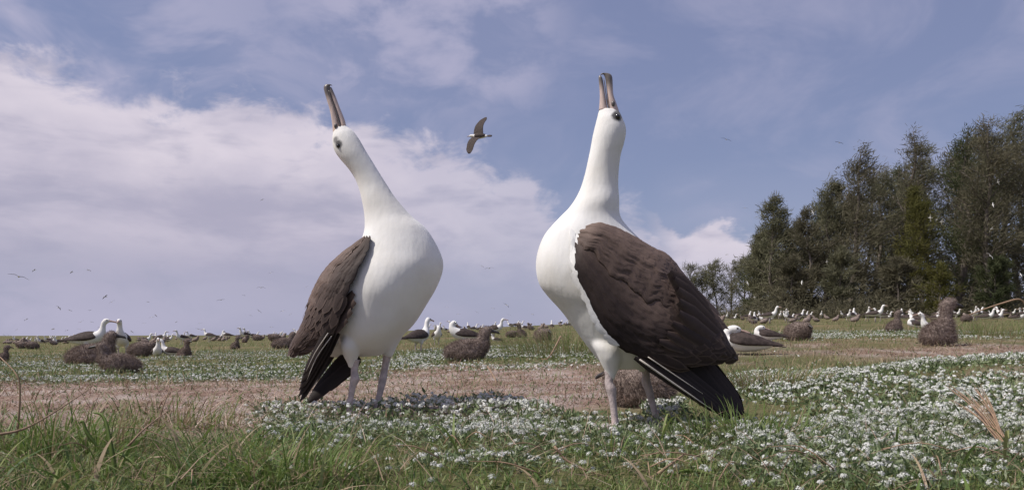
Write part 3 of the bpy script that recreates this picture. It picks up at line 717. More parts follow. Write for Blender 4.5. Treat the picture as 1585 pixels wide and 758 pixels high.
        for (b0, b1, c0, c1, w0, dy, tone, mat) in wg['quills']:       # each long flight feather
            P = px(b0, b1, y+dy[0]); Q = px(c0, c1, y+dy[1]); L = np.linalg.norm(Q-P)
            v, fc, t, e = feather_mesh_arrays(P, Q-P, np.array(wg['out'], float), L, w0, .22, .0, tone, 5, 9, 4.0, wg.get('curl', 0.0))
            feather_obj('flight_feather', [(v, fc, t, e)], M[mat], wo, base)
        for (pts, r0) in wg['shafts']:
            V, F = tube([px(u, v, y+dy)-base for u, v, dy in pts], [r0]*(len(pts)-1)+[r0*.35], 6); link('quill_shaft', mesh_np('quill_shaft', V, F, None, True), M['shaft'], wo)
    for (b0, b1, c0, c1, w0, dy, tone) in spec['tail']:
        P = px(b0, b1, y+dy[0]); Q = px(c0, c1, y+dy[1]); L = np.linalg.norm(Q-P)
        feather_obj('tail_feather', [feather_mesh_arrays(P, Q-P, np.array([0, -1.0, .3]), L, w0, .15, 0, tone, 5, 8, 3.2)], M['primary'], root, base)
    return root

YL, YR = 2.10, 1.84
# bill material: horn with a dark seam and a slate tip
def bill_mat(name, tip):
    m_, n, p = material(name, .36, .5)
    oc = objco(n); vm = n.new('ShaderNodeVectorMath', operation='DISTANCE'); n.put(vm.inputs[0], oc); vm.inputs[1].default_value = tip
    k = n.smooth(vm.outputs['Value'], .018, .050, 1, 0)
    mp = n.new('ShaderNodeMapping'); n.put(mp.inputs[0], oc); mp.inputs['Scale'].default_value = (1, 1, .18)
    streak_ = n.smooth(n.noise(mp.outputs[0], 130, 4, .6), .35, .7)
    c = n.mix(streak_, (.66, .51, .45), (.47, .375, .34))
    c = n.mix(n.smooth(vm.outputs['Value'], .095, .135), c, (.68, .50, .38))
    c = n.mix(k, c, (.17, .145, .13)); n.put(p.inputs['Base Color'], c)
    bump(n, p, n.noise(mp.outputs[0], 160, 3, .6), .25, .002)
    return m_
def hero_base(y, uv):
    b = px(uv[0], uv[1], y); return np.array([b[0], y, tz(b[0], y)])
bl = hero_base(YL, (562, 640)); br = hero_base(YR, (978, 655))
LEFT = dict(
  body=[[ (514.8,202,534.5,192.3,.0125), (515,208,538,196,.0165), (514.2,217,547,203,.0245), (517,232,557,217,.031), (526,246,566,233,.033), (539,261,576,249,.031),
          (549,276,587,267,.030), (555.5,292,599,286,.033), (560.5,312,613,307,.041), (564,337,636,333,.056,.005), (562,362,660,354,.078,.01),
          (548,392,680,388,.100,.012), (527,424,685.5,412,.118,.012), (512,456,677,440,.124,.010), (508,484,660,470,.118,.008),
          (514,510,641,500,.108,.005), (526,528,620,522,.088), (540,543,604,539,.060), (556,552,588,550,.026)],
        [ (600,500,640,470,.05,.03), (560,545,590,490,.085,.03), (525,553,548,500,.075,.04), (495,551,512,516,.05,.05), (474,545,482,528,.02,.06)],
        [ (545,490,566,494,.012,-.035), (536,515,566,518,.034,-.045), (534.5,535,563,538,.034,-.055), (539,551,560,552,.022,-.053), (543.5,560,556.5,561,.014,-.051), (545.5,568,554.5,569,.009,-.05)],
        [ (596,485,622,490,.015,.03), (589,512,622,516,.040,.03), (587,530,614,532,.032,.03), (589.5,543,608,544,.020,.028), (592,552,604.5,553,.012,.027)]],
  patch=[((520,217,YL-.020), .005, .0135, .72), ((517,219,YL+.016), .006, .0165, .8), ((522.5,223,YL-.030), .0080, .0160, .9)],
  eyes=[(524.2,225.8,YL-.0245), (522.5,227,YL+.026)],
  upper=[(515.5,208,528.5,199.5,.0125), (514,191,525.5,186,.0105), (510.5,171,519.5,167,.0088), (505.5,154,513.5,150.5,.0078), (502,142,510.5,139,.0078), (501,135.5,511,133,.0070), (504,131.2,513,131.5,.0045), (510,130.5,514.5,133.5,.002)],
  lower=[(526.5,200.5,536,195,.0115), (523.5,187,533,184,.0088), (518,168,526.5,168,.0070), (512,151,520.5,152,.0060), (508.5,140,515.5,140.5,.0050), (509,134.5,513.5,136,.0025)],
  bill_mat=bill_mat('left_bill_horn', tuple(px(506,133,YL)-bl)),
  gape=[(527,199,YL-.0122), (524,186,YL-.0098), (518,167,YL-.0082), (512,151,YL-.0072), (509,140,YL-.007)], gape_r=[.0022,.0022,.0019,.0016,.001],
  nostril=(519.5,195,YL-.0118),
  legs=[([(550,556,-.05), (549,566,-.05), (548.5,577,-.052), (549.5,586,-.054), (546,597,-.055), (542.5,618,-.057), (540,640,-.06)], [.012,.0098,.0095,.0125,.0092,.0076,.0088], -1.0),
        ([(599,549,.03), (597,561,.028), (594.5,576,.024), (592,588,.02), (588.5,606,.016), (583.5,626,.012), (580.5,643,.008)], [.012,.0098,.0098,.0110,.0086,.0084,.0100], -.7)],
  wings=[dict(
     T=[(566,370),(553,380),(530,397),(508,416),(494,436),(483,459),(475,481),(468,501),(459,519),(453.5,537),(456,551)],
     B=[(581,371),(580,392),(573,411),(562,434),(553,457),(543,480),(534,502),(518,520),(495,533),(474,543),(460,552)],
     out=(-.55,-.83,.12), bulge=[.008,.018,.026,.032,.036,.036,.034,.028,.02,.012,.004],
     ysl=[(-.02,-.075),(-.01,-.09),(.0,-.105),(.01,-.115),(.01,-.12),(.01,-.12),(.005,-.115),(0,-.10),(-.005,-.08),(-.01,-.06),(-.02,-.04)],
     rows=[dict(rows=7, L=lambda s: .085-.055*s, Wd=lambda s: .013, tone=lambda s, t: .42-.30*t, seed=3, s_lo=.42, s_hi=.86, tlo=.04)], tone=lambda s, t: .74-.60*t-.12*s, tier=(.50, .66, .0, .60), tier_tone=lambda s, t: .95-.30*t-.12*s,  # paler upper wing: sunlight put into the tone, with darker coverts below
     quills=[(548,452,459,549,.020,(-.11,-.03),.35,'feather'),(550,465,463,551,.019,(-.118,-.04),.30,'feather'),(545,480,466,546,.018,(-.122,-.06),.22,'feather'),(538,494,474,541,.016,(-.12,-.07),.18,'feather'),
             (512,470,456,545,.016,(-.04,0),.45,'feather'),
             (525,515,464,622,.0135,(-.10,-.055),.25,'primary'),(521,512,462,614,.0135,(-.108,-.06),.35,'primary'),(516,512,463,604,.0125,(-.112,-.066),.2,'primary'),(510,512,466,592,.0115,(-.115,-.072),.4,'primary'),(506,510,470,580,.011,(-.117,-.078),.3,'primary')],
     shafts=[([(513,520,-.122),(490,553,-.108),(475,588,-.09)], .0011), ([(508,515,-.124),(488,545,-.112),(474,574,-.095)], .0011)]),
   dict(
     T=[(600,352),(580,365),(548,385),(520,405),(502,428),(490,450),(482,474),(474,496),(464,516),(457,534),(459,547)],
     B=[(625,372),(612,392),(592,420),(574,440),(560,460),(548,482),(536,500),(520,516),(500,530),(478,541),(463,550)],
     out=(.25,.96,.1), bulge=[.006,.016,.022,.026,.028,.028,.026,.022,.016,.01,.004],
     ysl=[(.05,.09),(.05,.12),(.05,.13),(.05,.14),(.05,.14),(.05,.14),(.05,.13),(.05,.11),(.05,.09),(.05,.08),(.05,.06)],
     rows=[dict(rows=6, L=lambda s: .09-.06*s, Wd=lambda s: .013, tone=lambda s, t: .4-.3*t, seed=8, s_lo=.45, s_hi=.84, tlo=.06)], tone=lambda s, t: .45-.3*t,
     quills=[(545,500,470,610,.0135,(.10,.06),.2,'primary'),(540,498,466,600,.0135,(.11,.07),.3,'primary')], shafts=[])],
  tail=[(545,540,480,621,.019,(.0,-.02),.25),(552,545,488,613,.020,(.015,-.005),.35),(556,552,499,606,.020,(.03,.01),.2),(556,554,473,625,.017,(-.01,-.035),.3),(556,556,509,597,.019,(.04,.02),.4)])
RIGHT = dict(
  body=[[ (926.8,167.5,957.5,170.5,.0130), (926,174,961,177,.0180), (924,183,963.5,184,.027), (921,195,968,195,.033), (917,212,969,206,.036), (914,229,966,222,.035), (910,248,961,239,.033),
          (904.5,272,958,262,.033), (896,297,957,286,.038), (882,320,958.5,310,.050), (864,338,960.5,333,.066,.01), (843,362,975,352,.088,.02), (832,390,1004,380,.106,.025), (830,415,1028,405,.115,.025),
          (835,438,1046,436,.117,.025), (848,457,1058,465,.115,.022), (868,479,1064,492,.108,.02), (886,503,1064,516,.098,.015), (903,527,1058,538,.082,.01), (922,552,1036,556,.058,.005), (938,571,1008,571,.028)],
        [ (1000,470,1060,520,.06,.03), (1040,530,1075,500,.06,.03), (1068,548,1092,530,.042,.03), (1088,556,1104,548,.02,.03)],
        [ (930,500,960,506,.015,-.01), (915,528,966,535,.036,-.024), (922,548,962,553,.034,-.030), (929,564,956,567,.022,-.033), (935,576,951,577.5,.013,-.035), (938,586,948.5,586.5,.009,-.035)],
        [ (975,505,1015,505,.015,.045), (984,530,1022,530,.040,.05), (986,552,1017,551,.030,.05), (990,567,1009.5,566,.018,.048), (994,577,1006,577,.010,.047)]],
  patch=[((957,177.5,YR-.016), .008, .0165, .85), ((955.5,179,YR-.027), .009, .018, .95), ((957,178,YR+.02), .008, .018, .8)],
  eyes=[(956.2,181.0,YR-.0265), (957.5,181.5,YR+.0255)],
  upper=[(941,173,959.5,176,.0125), (940.5,160,954,160,.0105), (939.5,146,949.5,147,.0088), (938,131,948.5,131,.0080), (936.5,121,948,122,.0082), (934,115.5,946.5,117,.0072), (931,114,942,114.2,.005), (929,116.5,934,114.6,.002)],
  lower=[(926.8,171,942,174,.0115), (928,159,939,161,.0090), (928.3,145,936.5,146,.0072), (927.3,131,934.5,132,.0062), (926.4,121.5,932.5,122,.0055), (927,117.5,930.5,118,.003)],
  bill_mat=bill_mat('right_bill_horn', tuple(px(936,114,YR)-br)),
  gape=[(943.5,172,YR-.0118), (940.2,160,YR-.0085), (938,146,YR-.006), (936,131,YR-.004), (934.5,122,YR-.003)], gape_r=[.0016,.0014,.0012,.0010,.0008],
  nostril=(949,161,YR-.0105),
  legs=[([(943,573,-.034), (943,583,-.035), (942.5,592,-.036), (946,602,-.038), (948,616,-.04), (950.5,638,-.042), (953,660,-.044)], [.0115,.0098,.0102,.0122,.0092,.0080,.0092], -2.3),
        ([(999.5,567,.048), (1000,579,.047), (1000.5,591,.045), (1004,602,.042), (1008,617,.038), (1013,635,.034), (1017,651,.03)], [.0115,.0098,.0112,.0098,.0084,.0076,.0092], -2.0)],
  wings=[dict(
     T=[(893,352),(926,351),(962,362),(1000,383),(1030,397),(1052,421),(1072,443),(1094,468),(1111,503),(1125,534),(1131,551)],
     B=[(883,392),(885,428),(901,467),(926,515),(962,543),(1000,556),(1040,560),(1075,557),(1100,554),(1118,553),(1130,553)],
     out=(-.10,-.97,.22), bulge=[.004,.015,.024,.031,.034,.034,.031,.026,.020,.012,.004],
     ysl=[(-.045,-.085),(-.06,-.10),(-.048,-.105),(-.038,-.105),(-.03,-.10),(-.025,-.10),(-.02,-.095),(-.02,-.085),(-.02,-.07),(-.025,-.05),(-.03,-.04)],
     rows=[dict(rows=7, L=lambda s: .125-.09*s, Wd=lambda s: .0135, tone=lambda s, t: .36-.30*t, seed=13, s_lo=.50, s_hi=.86, flow_t=.06, tlo=.05)], tone=lambda s, t: .62-.62*t+.35*max(0, 1-((s-.42)/.2)**2-((t-.52)/.16)**2), fringe=[(.0, .30, .0, .98, 11), (.0, .99, .37, .99, 22)], tier=(.58, .46, .02, .62), tier_tone=lambda s, t: 1.0-.55*t-.10*s,  # pale shoulder partly painted sunlight; lower coverts darker, soft pale fringe midway
     quills=[(1036,420,1098,486,.020,(-.10,-.06),.34,'feather'),(1042,432,1108,505,.020,(-.106,-.06),.26,'feather'),(1048,448,1117,520,.019,(-.112,-.06),.30,'feather'),(1050,466,1124,535,.019,(-.116,-.06),.2,'feather'),(1050,484,1131,551,.018,(-.118,-.06),.24,'feather'),
             (1040,500,1126,552,.016,(-.120,-.07),.12,'feather'),(1032,516,1110,551,.015,(-.118,-.078),.16,'feather'),(1020,528,1088,548,.012,(-.118,-.09),.1,'feather'),
             (1010,540,1150,650,.016,(-.085,-.06),.3,'primary'),(1003,545,1146,654,.0145,(-.09,-.066),.2,'primary'),(996,548,1135,650,.0135,(-.094,-.072),.35,'primary'),(990,551,1118,641,.0125,(-.098,-.078),.25,'primary'),(986,553,1098,628,.0115,(-.10,-.083),.3,'primary'),(982,553,1076,613,.010,(-.104,-.088),.2,'primary')],
     shafts=[([(990,556,-.110),(1040,591,-.100),(1106,636,-.085)], .0021), ([(1003,552,-.108),(1040,577,-.101),(1088,609,-.09)], .0013)]),
   dict(
     T=[(925,350),(955,352),(985,366),(1014,384),(1046,404),(1066,430),(1082,452),(1100,474),(1116,506),(1128,534),(1133,549)],
     B=[(920,380),(935,420),(960,460),(990,500),(1015,525),(1040,540),(1060,548),(1082,550),(1102,551),(1118,551),(1131,551)],
     out=(-.05,.97,.2), bulge=[.006,.02,.03,.034,.034,.032,.028,.022,.016,.01,.004],
     ysl=[(.09,.12),(.09,.14),(.09,.15),(.085,.15),(.08,.15),(.075,.14),(.07,.13),(.06,.11),(.05,.09),(.04,.07),(.03,.05)],
     rows=[dict(rows=6, L=lambda s: .11-.08*s, Wd=lambda s: .014, tone=lambda s, t: .35-.3*t, seed=18, s_lo=.5, s_hi=.84, tlo=.08)], tone=lambda s, t: .4-.3*t,
     quills=[(1060,520,1148,640,.016,(.10,.06),.2,'primary'),(1066,522,1152,634,.016,(.11,.07),.3,'primary')], shafts=[])],
  tail=[(1050,540,1147,648,.018,(-.03,-.03),.35),(1060,540,1151,644,.019,(-.01,-.02),.85),(1070,545,1152,640,.020,(.01,.0),.95),(1078,550,1146,628,.020,(.03,.02),.7),(1060,545,1132,640,.018,(-.04,-.045),.2)])
hero(YL, (562, 640), 'albatross with chest towards the camera and bill raised up to the left', LEFT)
hero(YR, (978, 655), 'albatross with dark folded wing side-on and bill pointing straight up', RIGHT)

# ------------------------------------------------------------------ the flock: adults and downy chicks
def fuzz(me, n_, L, Wd, tone, seed, lay=(-.3, 0, -.5), head_z=None):
    r = np.random.default_rng(seed); nv = len(me.vertices)
    co = np.empty(nv*3, np.float32); me.vertices.foreach_get('co', co); co = co.reshape(-1, 3)
    no = np.empty(nv*3, np.float32); me.vertices.foreach_get('normal', no); no = no.reshape(-1, 3)
    k = r.integers(0, nv, n_); P = co[k]+r.normal(0, .003, (n_, 3)); N = no[k]
    D = unit(N*1.0+np.array(lay)*.8+r.normal(0, .45, (n_, 3))); S = unit(np.cross(D, r.normal(0, 1, (n_, 3))))
    Lx = r.uniform(.5, 1.2, n_)[:, None]*L; t = r.uniform(*tone, n_)
    if head_z:                                       # pale curled tips on the head and neck
        hd = P[:, 2] > head_z; t = np.where(hd & (r.random(n_) < .30), r.uniform(.86, 1, n_), t*np.where(hd, .75, 1)); Lx = np.where(hd[:, None], Lx*.6, Lx)
    Q = np.stack([P-S*Wd, P+S*Wd, P+D*Lx+S*Wd*.25, P+D*Lx-S*Wd*.25], 1).reshape(-1, 3)
    return mesh_np('down', Q, np.arange(n_*4).reshape(-1, 4), np.repeat(t, 4))
def chick_proto(kind, seed):
    root = empty('albatross_chick', (0, 0, 0))
    if kind == 'side':
        body = [(-.25, .06, .03, .04), (-.20, .085, .065, .075), (-.07, .105, .105, .115), (.05, .115, .105, .11), (.115, .165, .075, .08), (.135, .225, .056, .056), (.145, .272, .054, .052), (.168, .298, .050, .046), (.198, .302, .034, .030), (.215, .298, .012, .012)]
        bill, eye, hz = ((.20, .298), (.245, .292), (.295, .279)), (.187, .031, .312), .20
    elif kind == 'upright':
        body = [(-.16, .045, .05, .08), (-.08, .085, .105, .125), (.0, .14, .102, .112), (.038, .205, .074, .080), (.046, .265, .050, .053), (.048, .318, .050, .052), (.060, .368, .062, .058), (.095, .398, .056, .050), (.130, .396, .036, .032), (.146, .390, .012, .012)]
        bill, eye, hz = ((.130, .390), (.177, .382), (.224, .366)), (.112, .036, .408), .25
    else:                                            # resting in a ball with the head drawn in
        body = [(-.24, .07, .03, .05), (-.17, .11, .09, .10), (-.04, .135, .125, .13), (.07, .14, .115, .12), (.13, .175, .08, .08), (.155, .205, .055, .052), (.185, .215, .035, .032), (.20, .214, .012, .012)]
        bill, eye, hz = ((.185, .21), (.225, .198), (.268, .178)), (.172, .034, .224), .21
    parts = [spine(body, 18, 4), ball((-.02, .085, .075), (.12, .05, .06)), ball((-.02, -.085, .075), (.12, .05, .06))]
    me = fuse('body', parts, .011, 3); link('body', me, M['chick_skin'], root)
    tag(link('down', fuzz(me, 8000, .038, .0014, (.2, .78), seed, head_z=hz), M['down'], root), kind='stuff')
    V, F = tube([(bill[0][0], 0, bill[0][1]), (bill[1][0], 0, bill[1][1]), (bill[2][0]-.012, 0, bill[2][1]+.004), (bill[2][0], 0, bill[2][1]-.01)], [.020, .014, .011, .004], 8)
    link('bill', mesh_np('bill', V, F, None, True), M['chick_bill'], root)
    for s in (-1, 1):
        V, F = ball((eye[0], s*eye[1], eye[2]), .0065, 8, 5); link('eye', mesh_np('eye', V, F, None, True), M['eye'], root)
    return root
def adult_proto(kind):
    root = empty('albatross', (0, 0, 0)); dz = .0 if kind in ('stand', 'preen') else -.165
    base = [(-.31, .272, .018, .03), (-.23, .275, .05, .06), (-.10, .285, .085, .09), (.02, .297, .098, .102)]
    if kind in ('stand', 'sit'):
        sp = base+[(.11, .318, .092, .096), (.172, .362, .072, .074), (.198, .425, .048, .047), (.208, .482, .037, .036), (.222, .530, .039, .036), (.252, .560, .041, .035), (.288, .562, .029, .025), (.308, .558, .014, .013)]
        bill = ((.296, .559), (.345, .552), (.392, .541), (.402, .529)); eye = (.272, .0285, .570)
    elif kind == 'preen':
        sp = base+[(.10, .325, .095, .096), (.160, .375, .075, .075), (.185, .43, .055, .052), (.175, .478, .046, .045), (.150, .495, .043, .041), (.120, .480, .028, .026), (.104, .468, .013, .013)]
        bill = ((.114, .475), (.085, .445), (.058, .412), (.060, .400)); eye = (.138, .036, .500)
    else:                                            # asleep: head laid on the back
        sp = base+[(.11, .312, .092, .096), (.165, .345, .065, .07), (.165, .395, .047, .05), (.125, .432, .044, .046), (.075, .437, .043, .044), (.035, .428, .030, .028), (.016, .422, .013, .012)]
        bill = ((.028, .425), (-.02, .412), (-.068, .394), (-.074, .384)); eye = (.058, .036, .446)
    sp = [(x, z+dz, a, b) for x, z, a, b in sp]
    parts = [spine(sp, 18, 4)]
    if kind in ('stand', 'preen'):
        for s in (-1, 1): parts.append(tube([(.0, s*.05, .25), (.0, s*.052, .20), (.0, s*.052, .165)], [.045, .032, .014], 10))
    link('body', fuse('body', parts, .0085, 4), M['adult_white'], root)
    for s in (-1, 1):
        st = [(.165, .045, .352, -.020, .030, .008), (.10, .058, .345, -.050, .055, .030), (0, .060, .337, -.056, .068, .038), (-.12, .052, .322, -.050, .058, .032), (-.24, .036, .298, -.034, .036, .018), (-.37, .020, .277, -.014, .014, .008), (-.41, .018, .272, -.004, .004, .003)]
        C = [(x, s*yy, z+dz) for x, yy, z, _, _, _ in st]; A_ = [(0, s*a, b) for *_, a, b, _ in st]; B_ = [np.array([0, s*.87, .5])*c for *_, c in st]
        V, F = loft(C, A_, B_, 14, 4); link('wing', mesh_np('wing', V, F, None, True), M['adult_brown'], root)
    V, F = loft([(-.28, 0, .272+dz), (-.36, 0, .262+dz), (-.43, 0, .250+dz)], [(0, 0, .018), (0, 0, .010), (0, 0, .004)], [(0, .035, 0), (0, .045, 0), (0, .038, 0)], 10, 2)
    link('tail', mesh_np('tail', V, F, None, True), M['adult_brown'], root)
    V, F = tube([(x, 0, z+dz) for x, z in bill], [.017, .012, .011, .004], 10); link('bill', mesh_np('bill', V, F, None, True), M['adult_bill'], root)
    for s in (-1, 1):
        V, F = ball((eye[0], s*eye[1], eye[2]+dz), (.014, .008, .009), 8, 5); link('eye', mesh_np('eye', V, F, None, True), M['eye'], root)
        if kind in ('stand', 'preen'):
            V, F = tube([(.0, s*.052, .19), (-.012, s*.052, .12), (.0, s*.052, .012), (.05, s*.052, .004), (.075, s*.052, .003)], [.011, .010, .009, .010, .004], 8)
            link('leg', mesh_np('leg', V, F, None, True), M['leg'], root)
    return root
PROTO = {}
def proto(kind):
    if kind not in PROTO:
        PROTO[kind] = [(chick_proto(kind, len(PROTO)+40) if kind in ('side', 'upright', 'rest') else adult_proto(kind)), False]
    p = PROTO[kind]
    if not p[1]: p[1] = True; return p[0]
    return copy_tree(p[0])
HGT = dict(side=.345, upright=.44, rest=.27, stand=.60, sit=.435, preen=.535, sleep=.315)
def bird(kind, u, v_base, hpx, face, label, sink=.0, tilt=0.0):
    """face: heading in degrees, 0 = to the right of the photo, 90 = away, -90 = to the camera"""
    x, d, z = ground_at(u, v_base); s = hpx/FPX*d/HGT[kind]
    o = proto(kind); o.location = (x, d, z-((.05 if kind in ('stand', 'preen') and d < 14 else 0)+sink)*s); o.rotation_euler = (0, 0, R(face)); o.scale = (s, s, s)
    chick = kind in ('side', 'upright', 'rest')
    tag(o, label, 'chick' if chick else 'albatross', 'downy chicks sitting among the flock' if chick else 'adult albatrosses in the flock'); return o
BIRDS = [
 ('stand', 137, 549, 62, 6, 'standing adult albatross side-on, nuzzling its partner behind the two left chicks'),
 ('stand', 189, 551, 63, -72, 'adult albatross facing the camera with white breast, nuzzled by its partner'),
 ('side', 146, 566, 54, 8, 'fluffy brown chick under the nuzzling pair, half hidden by a darker chick'),
 ('side', 180, 577, 48, 186, 'speckled dark chick lying in front of the nuzzling albatross pair'),
 ('upright', 6, 560, 26, 20, 'dark small chick cut by the left edge of the picture'),
 ('rest', 48, 540, 12, 200, 'brown chick curled up left of the pair, nearer of two curled together'),
 ('rest', 33, 539, 11, 180, 'brown chick curled up left of the pair, farther of two curled together'),
 ('rest', 222, 552, 25, 0, 'rounded brown chick resting just right of the nuzzling pair'),
 ('sit', 243, 553, 31, -60, 'small adult with bright white breast beside the rounded brown chick'),
 ('sit', 266, 552, 28, 185, 'sitting adult facing left with brown back, beside a dark-headed chick'),
 ('upright', 287, 554, 30, -30, 'dark-headed chick in the flower carpet right of two sitting adults'),
 ('stand', 249, 530, 18, 10, 'dark-backed adult standing far behind the rounded brown chick'),
 ('stand', 281, 533, 23, 240, 'far adult with raised white head behind the dark-headed chick'),
 ('stand', 296, 527, 15, 215, 'tiny adult with white head right behind the dark-headed chick'),
 ('stand', 324, 529, 21, 172, 'adult standing side-on facing left on the far edge of the flowers'),
 ('sit', 337, 527, 14, 20, 'small adult sitting left of a hunched preening one on the far edge'),
 ('preen', 351, 527, 16, 190, 'small hunched preening adult on the far edge of the flowers'),
 ('upright', 365, 540, 20, -20, 'upright dark chick alone in the far flower carpet left of the big albatross'),
 ('stand', 383, 526, 19, 250, 'far adult with brown sides standing above the upright dark chick'),
 ('upright', 380, 530, 12, 20, 'small brown chick just beneath a far standing adult'),
 ('rest', 398, 527, 10, 160, 'brown chick lying low among the far colony left of the big albatross'),
 ('side', 441, 539, 26, 10, 'brown chick beside the dark wing tip of the big left albatross'),
 ('rest', 424, 528, 12, 200, 'small curled chick left of the big left albatross wing'),
 ('stand', 648, 545, 60, 60, 'adult seen from behind with dark square back, right of the big left albatross'),
 ('preen', 676, 534, 34, -70, 'small white-fronted adult preening its breast between two larger adults'),
 ('preen', 717, 541, 50, 192, 'hunched preening adult with round white head and raised brown back'),
 ('stand', 765, 525, 33, -8, 'slim white adult facing right, standing alone on the skyline'),
 ('side', 728, 558, 53, 0, 'large brown chick sitting in profile between the two big albatrosses'),
 ('sit', 768, 529, 13, 175, 'dark-backed adult crouching behind the bill of the large brown chick'),
 ('upright', 806, 522, 22, 200, 'dark upright chick in mid-distance left of the big right albatross'),
 ('rest', 793, 522, 11, 10, 'small pale brown chick beside a dark upright chick in mid-distance'),
 ('rest', 841, 529, 22, -60, 'round fluffy chick close to the breast of the big right albatross'),
 ('rest', 982, 629, 66, 150, 'fluffy grey-brown chick crouching behind the legs of the right albatross'),
 ('sleep', 1150, 549, 46, 168, 'lying adult with white head laid on its brown back, right of the big tail'),
 ('sleep', 1186, 529, 26, 172, 'dark-backed adult lying flat behind the sleeping white-headed one'),
 ('rest', 1237, 527, 30, -70, 'fluffy chick with pale-ringed face right of the two lying adults'),
 ('stand', 1166, 502, 20, 60, 'white adult standing upright at left under the grove'),
 ('stand', 1220, 500, 19, 200, 'white adult standing with lowered bill under the grove, above the pale-faced chick'),
 ('stand', 1308, 492, 14, 10, 'small far adult facing left with dark back under the windswept ironwood'),
 ('stand', 1363, 497, 21, 150, 'white-breasted adult facing left behind the chick at right'),
 ('upright', 1386, 514, 34, 15, 'greyish chick with round head left of the big upright chick'),
 ('sit', 1418, 499, 19, 120, 'small adult between the two chicks, near the grove edge'),
 ('sleep', 1417, 509, 17, 175, 'dark-winged adult lying between the greyish chick and the big upright one'),
 ('stand', 1380, 491, 17, 140, 'far adult peeking over the head of the greyish chick'),
 ('sit', 1446, 519, 36, 178, 'adult with white head and dark eye peeking out behind the big upright chick'),
 ('upright', 1457, 534, 72, 8, 'big upright dark chick with speckled head, largest one at right'),
 ('stand', 1514, 490, 27, 165, 'tall white adult standing at right under the pale straight trunk'),
 ('rest', 1497, 498, 12, 20, 'low pale-fronted chick just below the tall white adult at right'),
 ('stand', 1550, 484, 17, 20, 'white adult facing right under the fallen grey branch'),
 ('stand', 1575, 482, 14, 160, 'small white adult at the right edge under the fallen branch'),
]
for b in BIRDS: bird(*b)

# far colony: small simple birds, single meshes
def far_bird(kind):
    if kind == 'chick':
        V, F = spine([(-.2, .07, .05, .06), (-.03, .11, .11, .12), (.07, .18, .075, .08), (.09, .27, .055, .055), (.13, .30, .04, .04), (.19, .28, .01, .01)], 8, 2)
        me = mesh_np('far_chick', V, F, None, True); me.materials.append(M['chick_skin']); return me
    dz = 0 if kind == 'stand' else -.14
    b = spine([(-.31, .272+dz, .018, .03), (-.1, .285+dz, .085, .09), (.11, .318+dz, .092, .096), (.19, .40+dz, .055, .055), (.21, .50+dz, .038, .036), (.25, .56+dz, .041, .035), (.30, .558+dz, .013, .013)], 8, 2)
    wv = []
    for s in (-1, 1):
        st = [(.165, .045, .352, -.020, .030, .008), (.05, .060, .340, -.056, .066, .036), (-.12, .052, .322, -.050, .058, .032), (-.41, .018, .272, -.008, .008, .005)]
        wv.append(loft([(x, s*yy, z+dz) for x, yy, z, _, _, _ in st], [(0, s*a, c) for *_, a, c, _ in st], [np.array([0, s*.87, .5])*c for *_, c in st], 8, 2))
    bl_ = tube([(.296, 0, .559+dz), (.35, 0, .55+dz), (.40, 0, .53+dz)], [.017, .012, .004], 6, 1)
    lg = [tube([(.0, s*.05, .22), (.0, s*.05, .0)], [.015, .012], 5, 1) for s in (-1, 1)] if kind == 'stand' else []
    groups = [[b], wv, [bl_], lg]; off = 0; V, Q, T, mi_q, mi_t = [], [], [], [], []
    for gi, g in enumerate(groups):
        for v, fs in g:
            V.append(v)
            Q.append(fs[0]+off); mi_q += [min(gi, 3)]*len(fs[0]); T.append(fs[1]+off); mi_t += [min(gi, 3)]*len(fs[1]); off += len(v)
    me = mesh_np('far_albatross', np.vstack(V), [np.vstack(Q), np.vstack(T)], None, True)
    for m_ in ('adult_white', 'adult_brown', 'adult_bill', 'leg'): me.materials.append(M[m_])
    me.polygons.foreach_set('material_index', mi_q+mi_t); return me
FAR = {k: far_bird(k) for k in ('stand', 'sit', 'chick')}
rf = random.Random(11)
def far(kind, u, d, ang=None):
    x = (u-U0)/FPX*d; o = bpy.data.objects.new('albatross_chick' if kind == 'chick' else 'albatross', FAR[kind]); COL.objects.link(o)
    s = rf.uniform(.9, 1.12); o.location = (x, d, tz(x, d)-.01); o.rotation_euler = (0, 0, R(rf.uniform(0, 360) if ang is None else ang)); o.scale = (s, s, s)
    if kind == 'chick': tag(o, 'tiny brown chick, a mere dot among the distant colony', 'chick', 'tiny chicks in the distant colony')
    else: tag(o, 'tiny white and brown albatross, a mere dot among the distant colony', 'albatross', 'tiny adults in the distant colony')
for k in range(285):                                  # dense line along the skyline, left to right
    u = rf.choice((rf.uniform(-10, 470), rf.uniform(-10, 470), rf.uniform(-10, 470), rf.uniform(640, 930), rf.uniform(1060, 1600), rf.uniform(1060, 1600)))
    d = rf.uniform(26, 62) if u > 1060 else rf.uniform(34, 85)
    far(rf.choice(('stand', 'stand', 'sit', 'chick') if u > 1060 else ('stand', 'sit', 'chick', 'chick')), u, d)

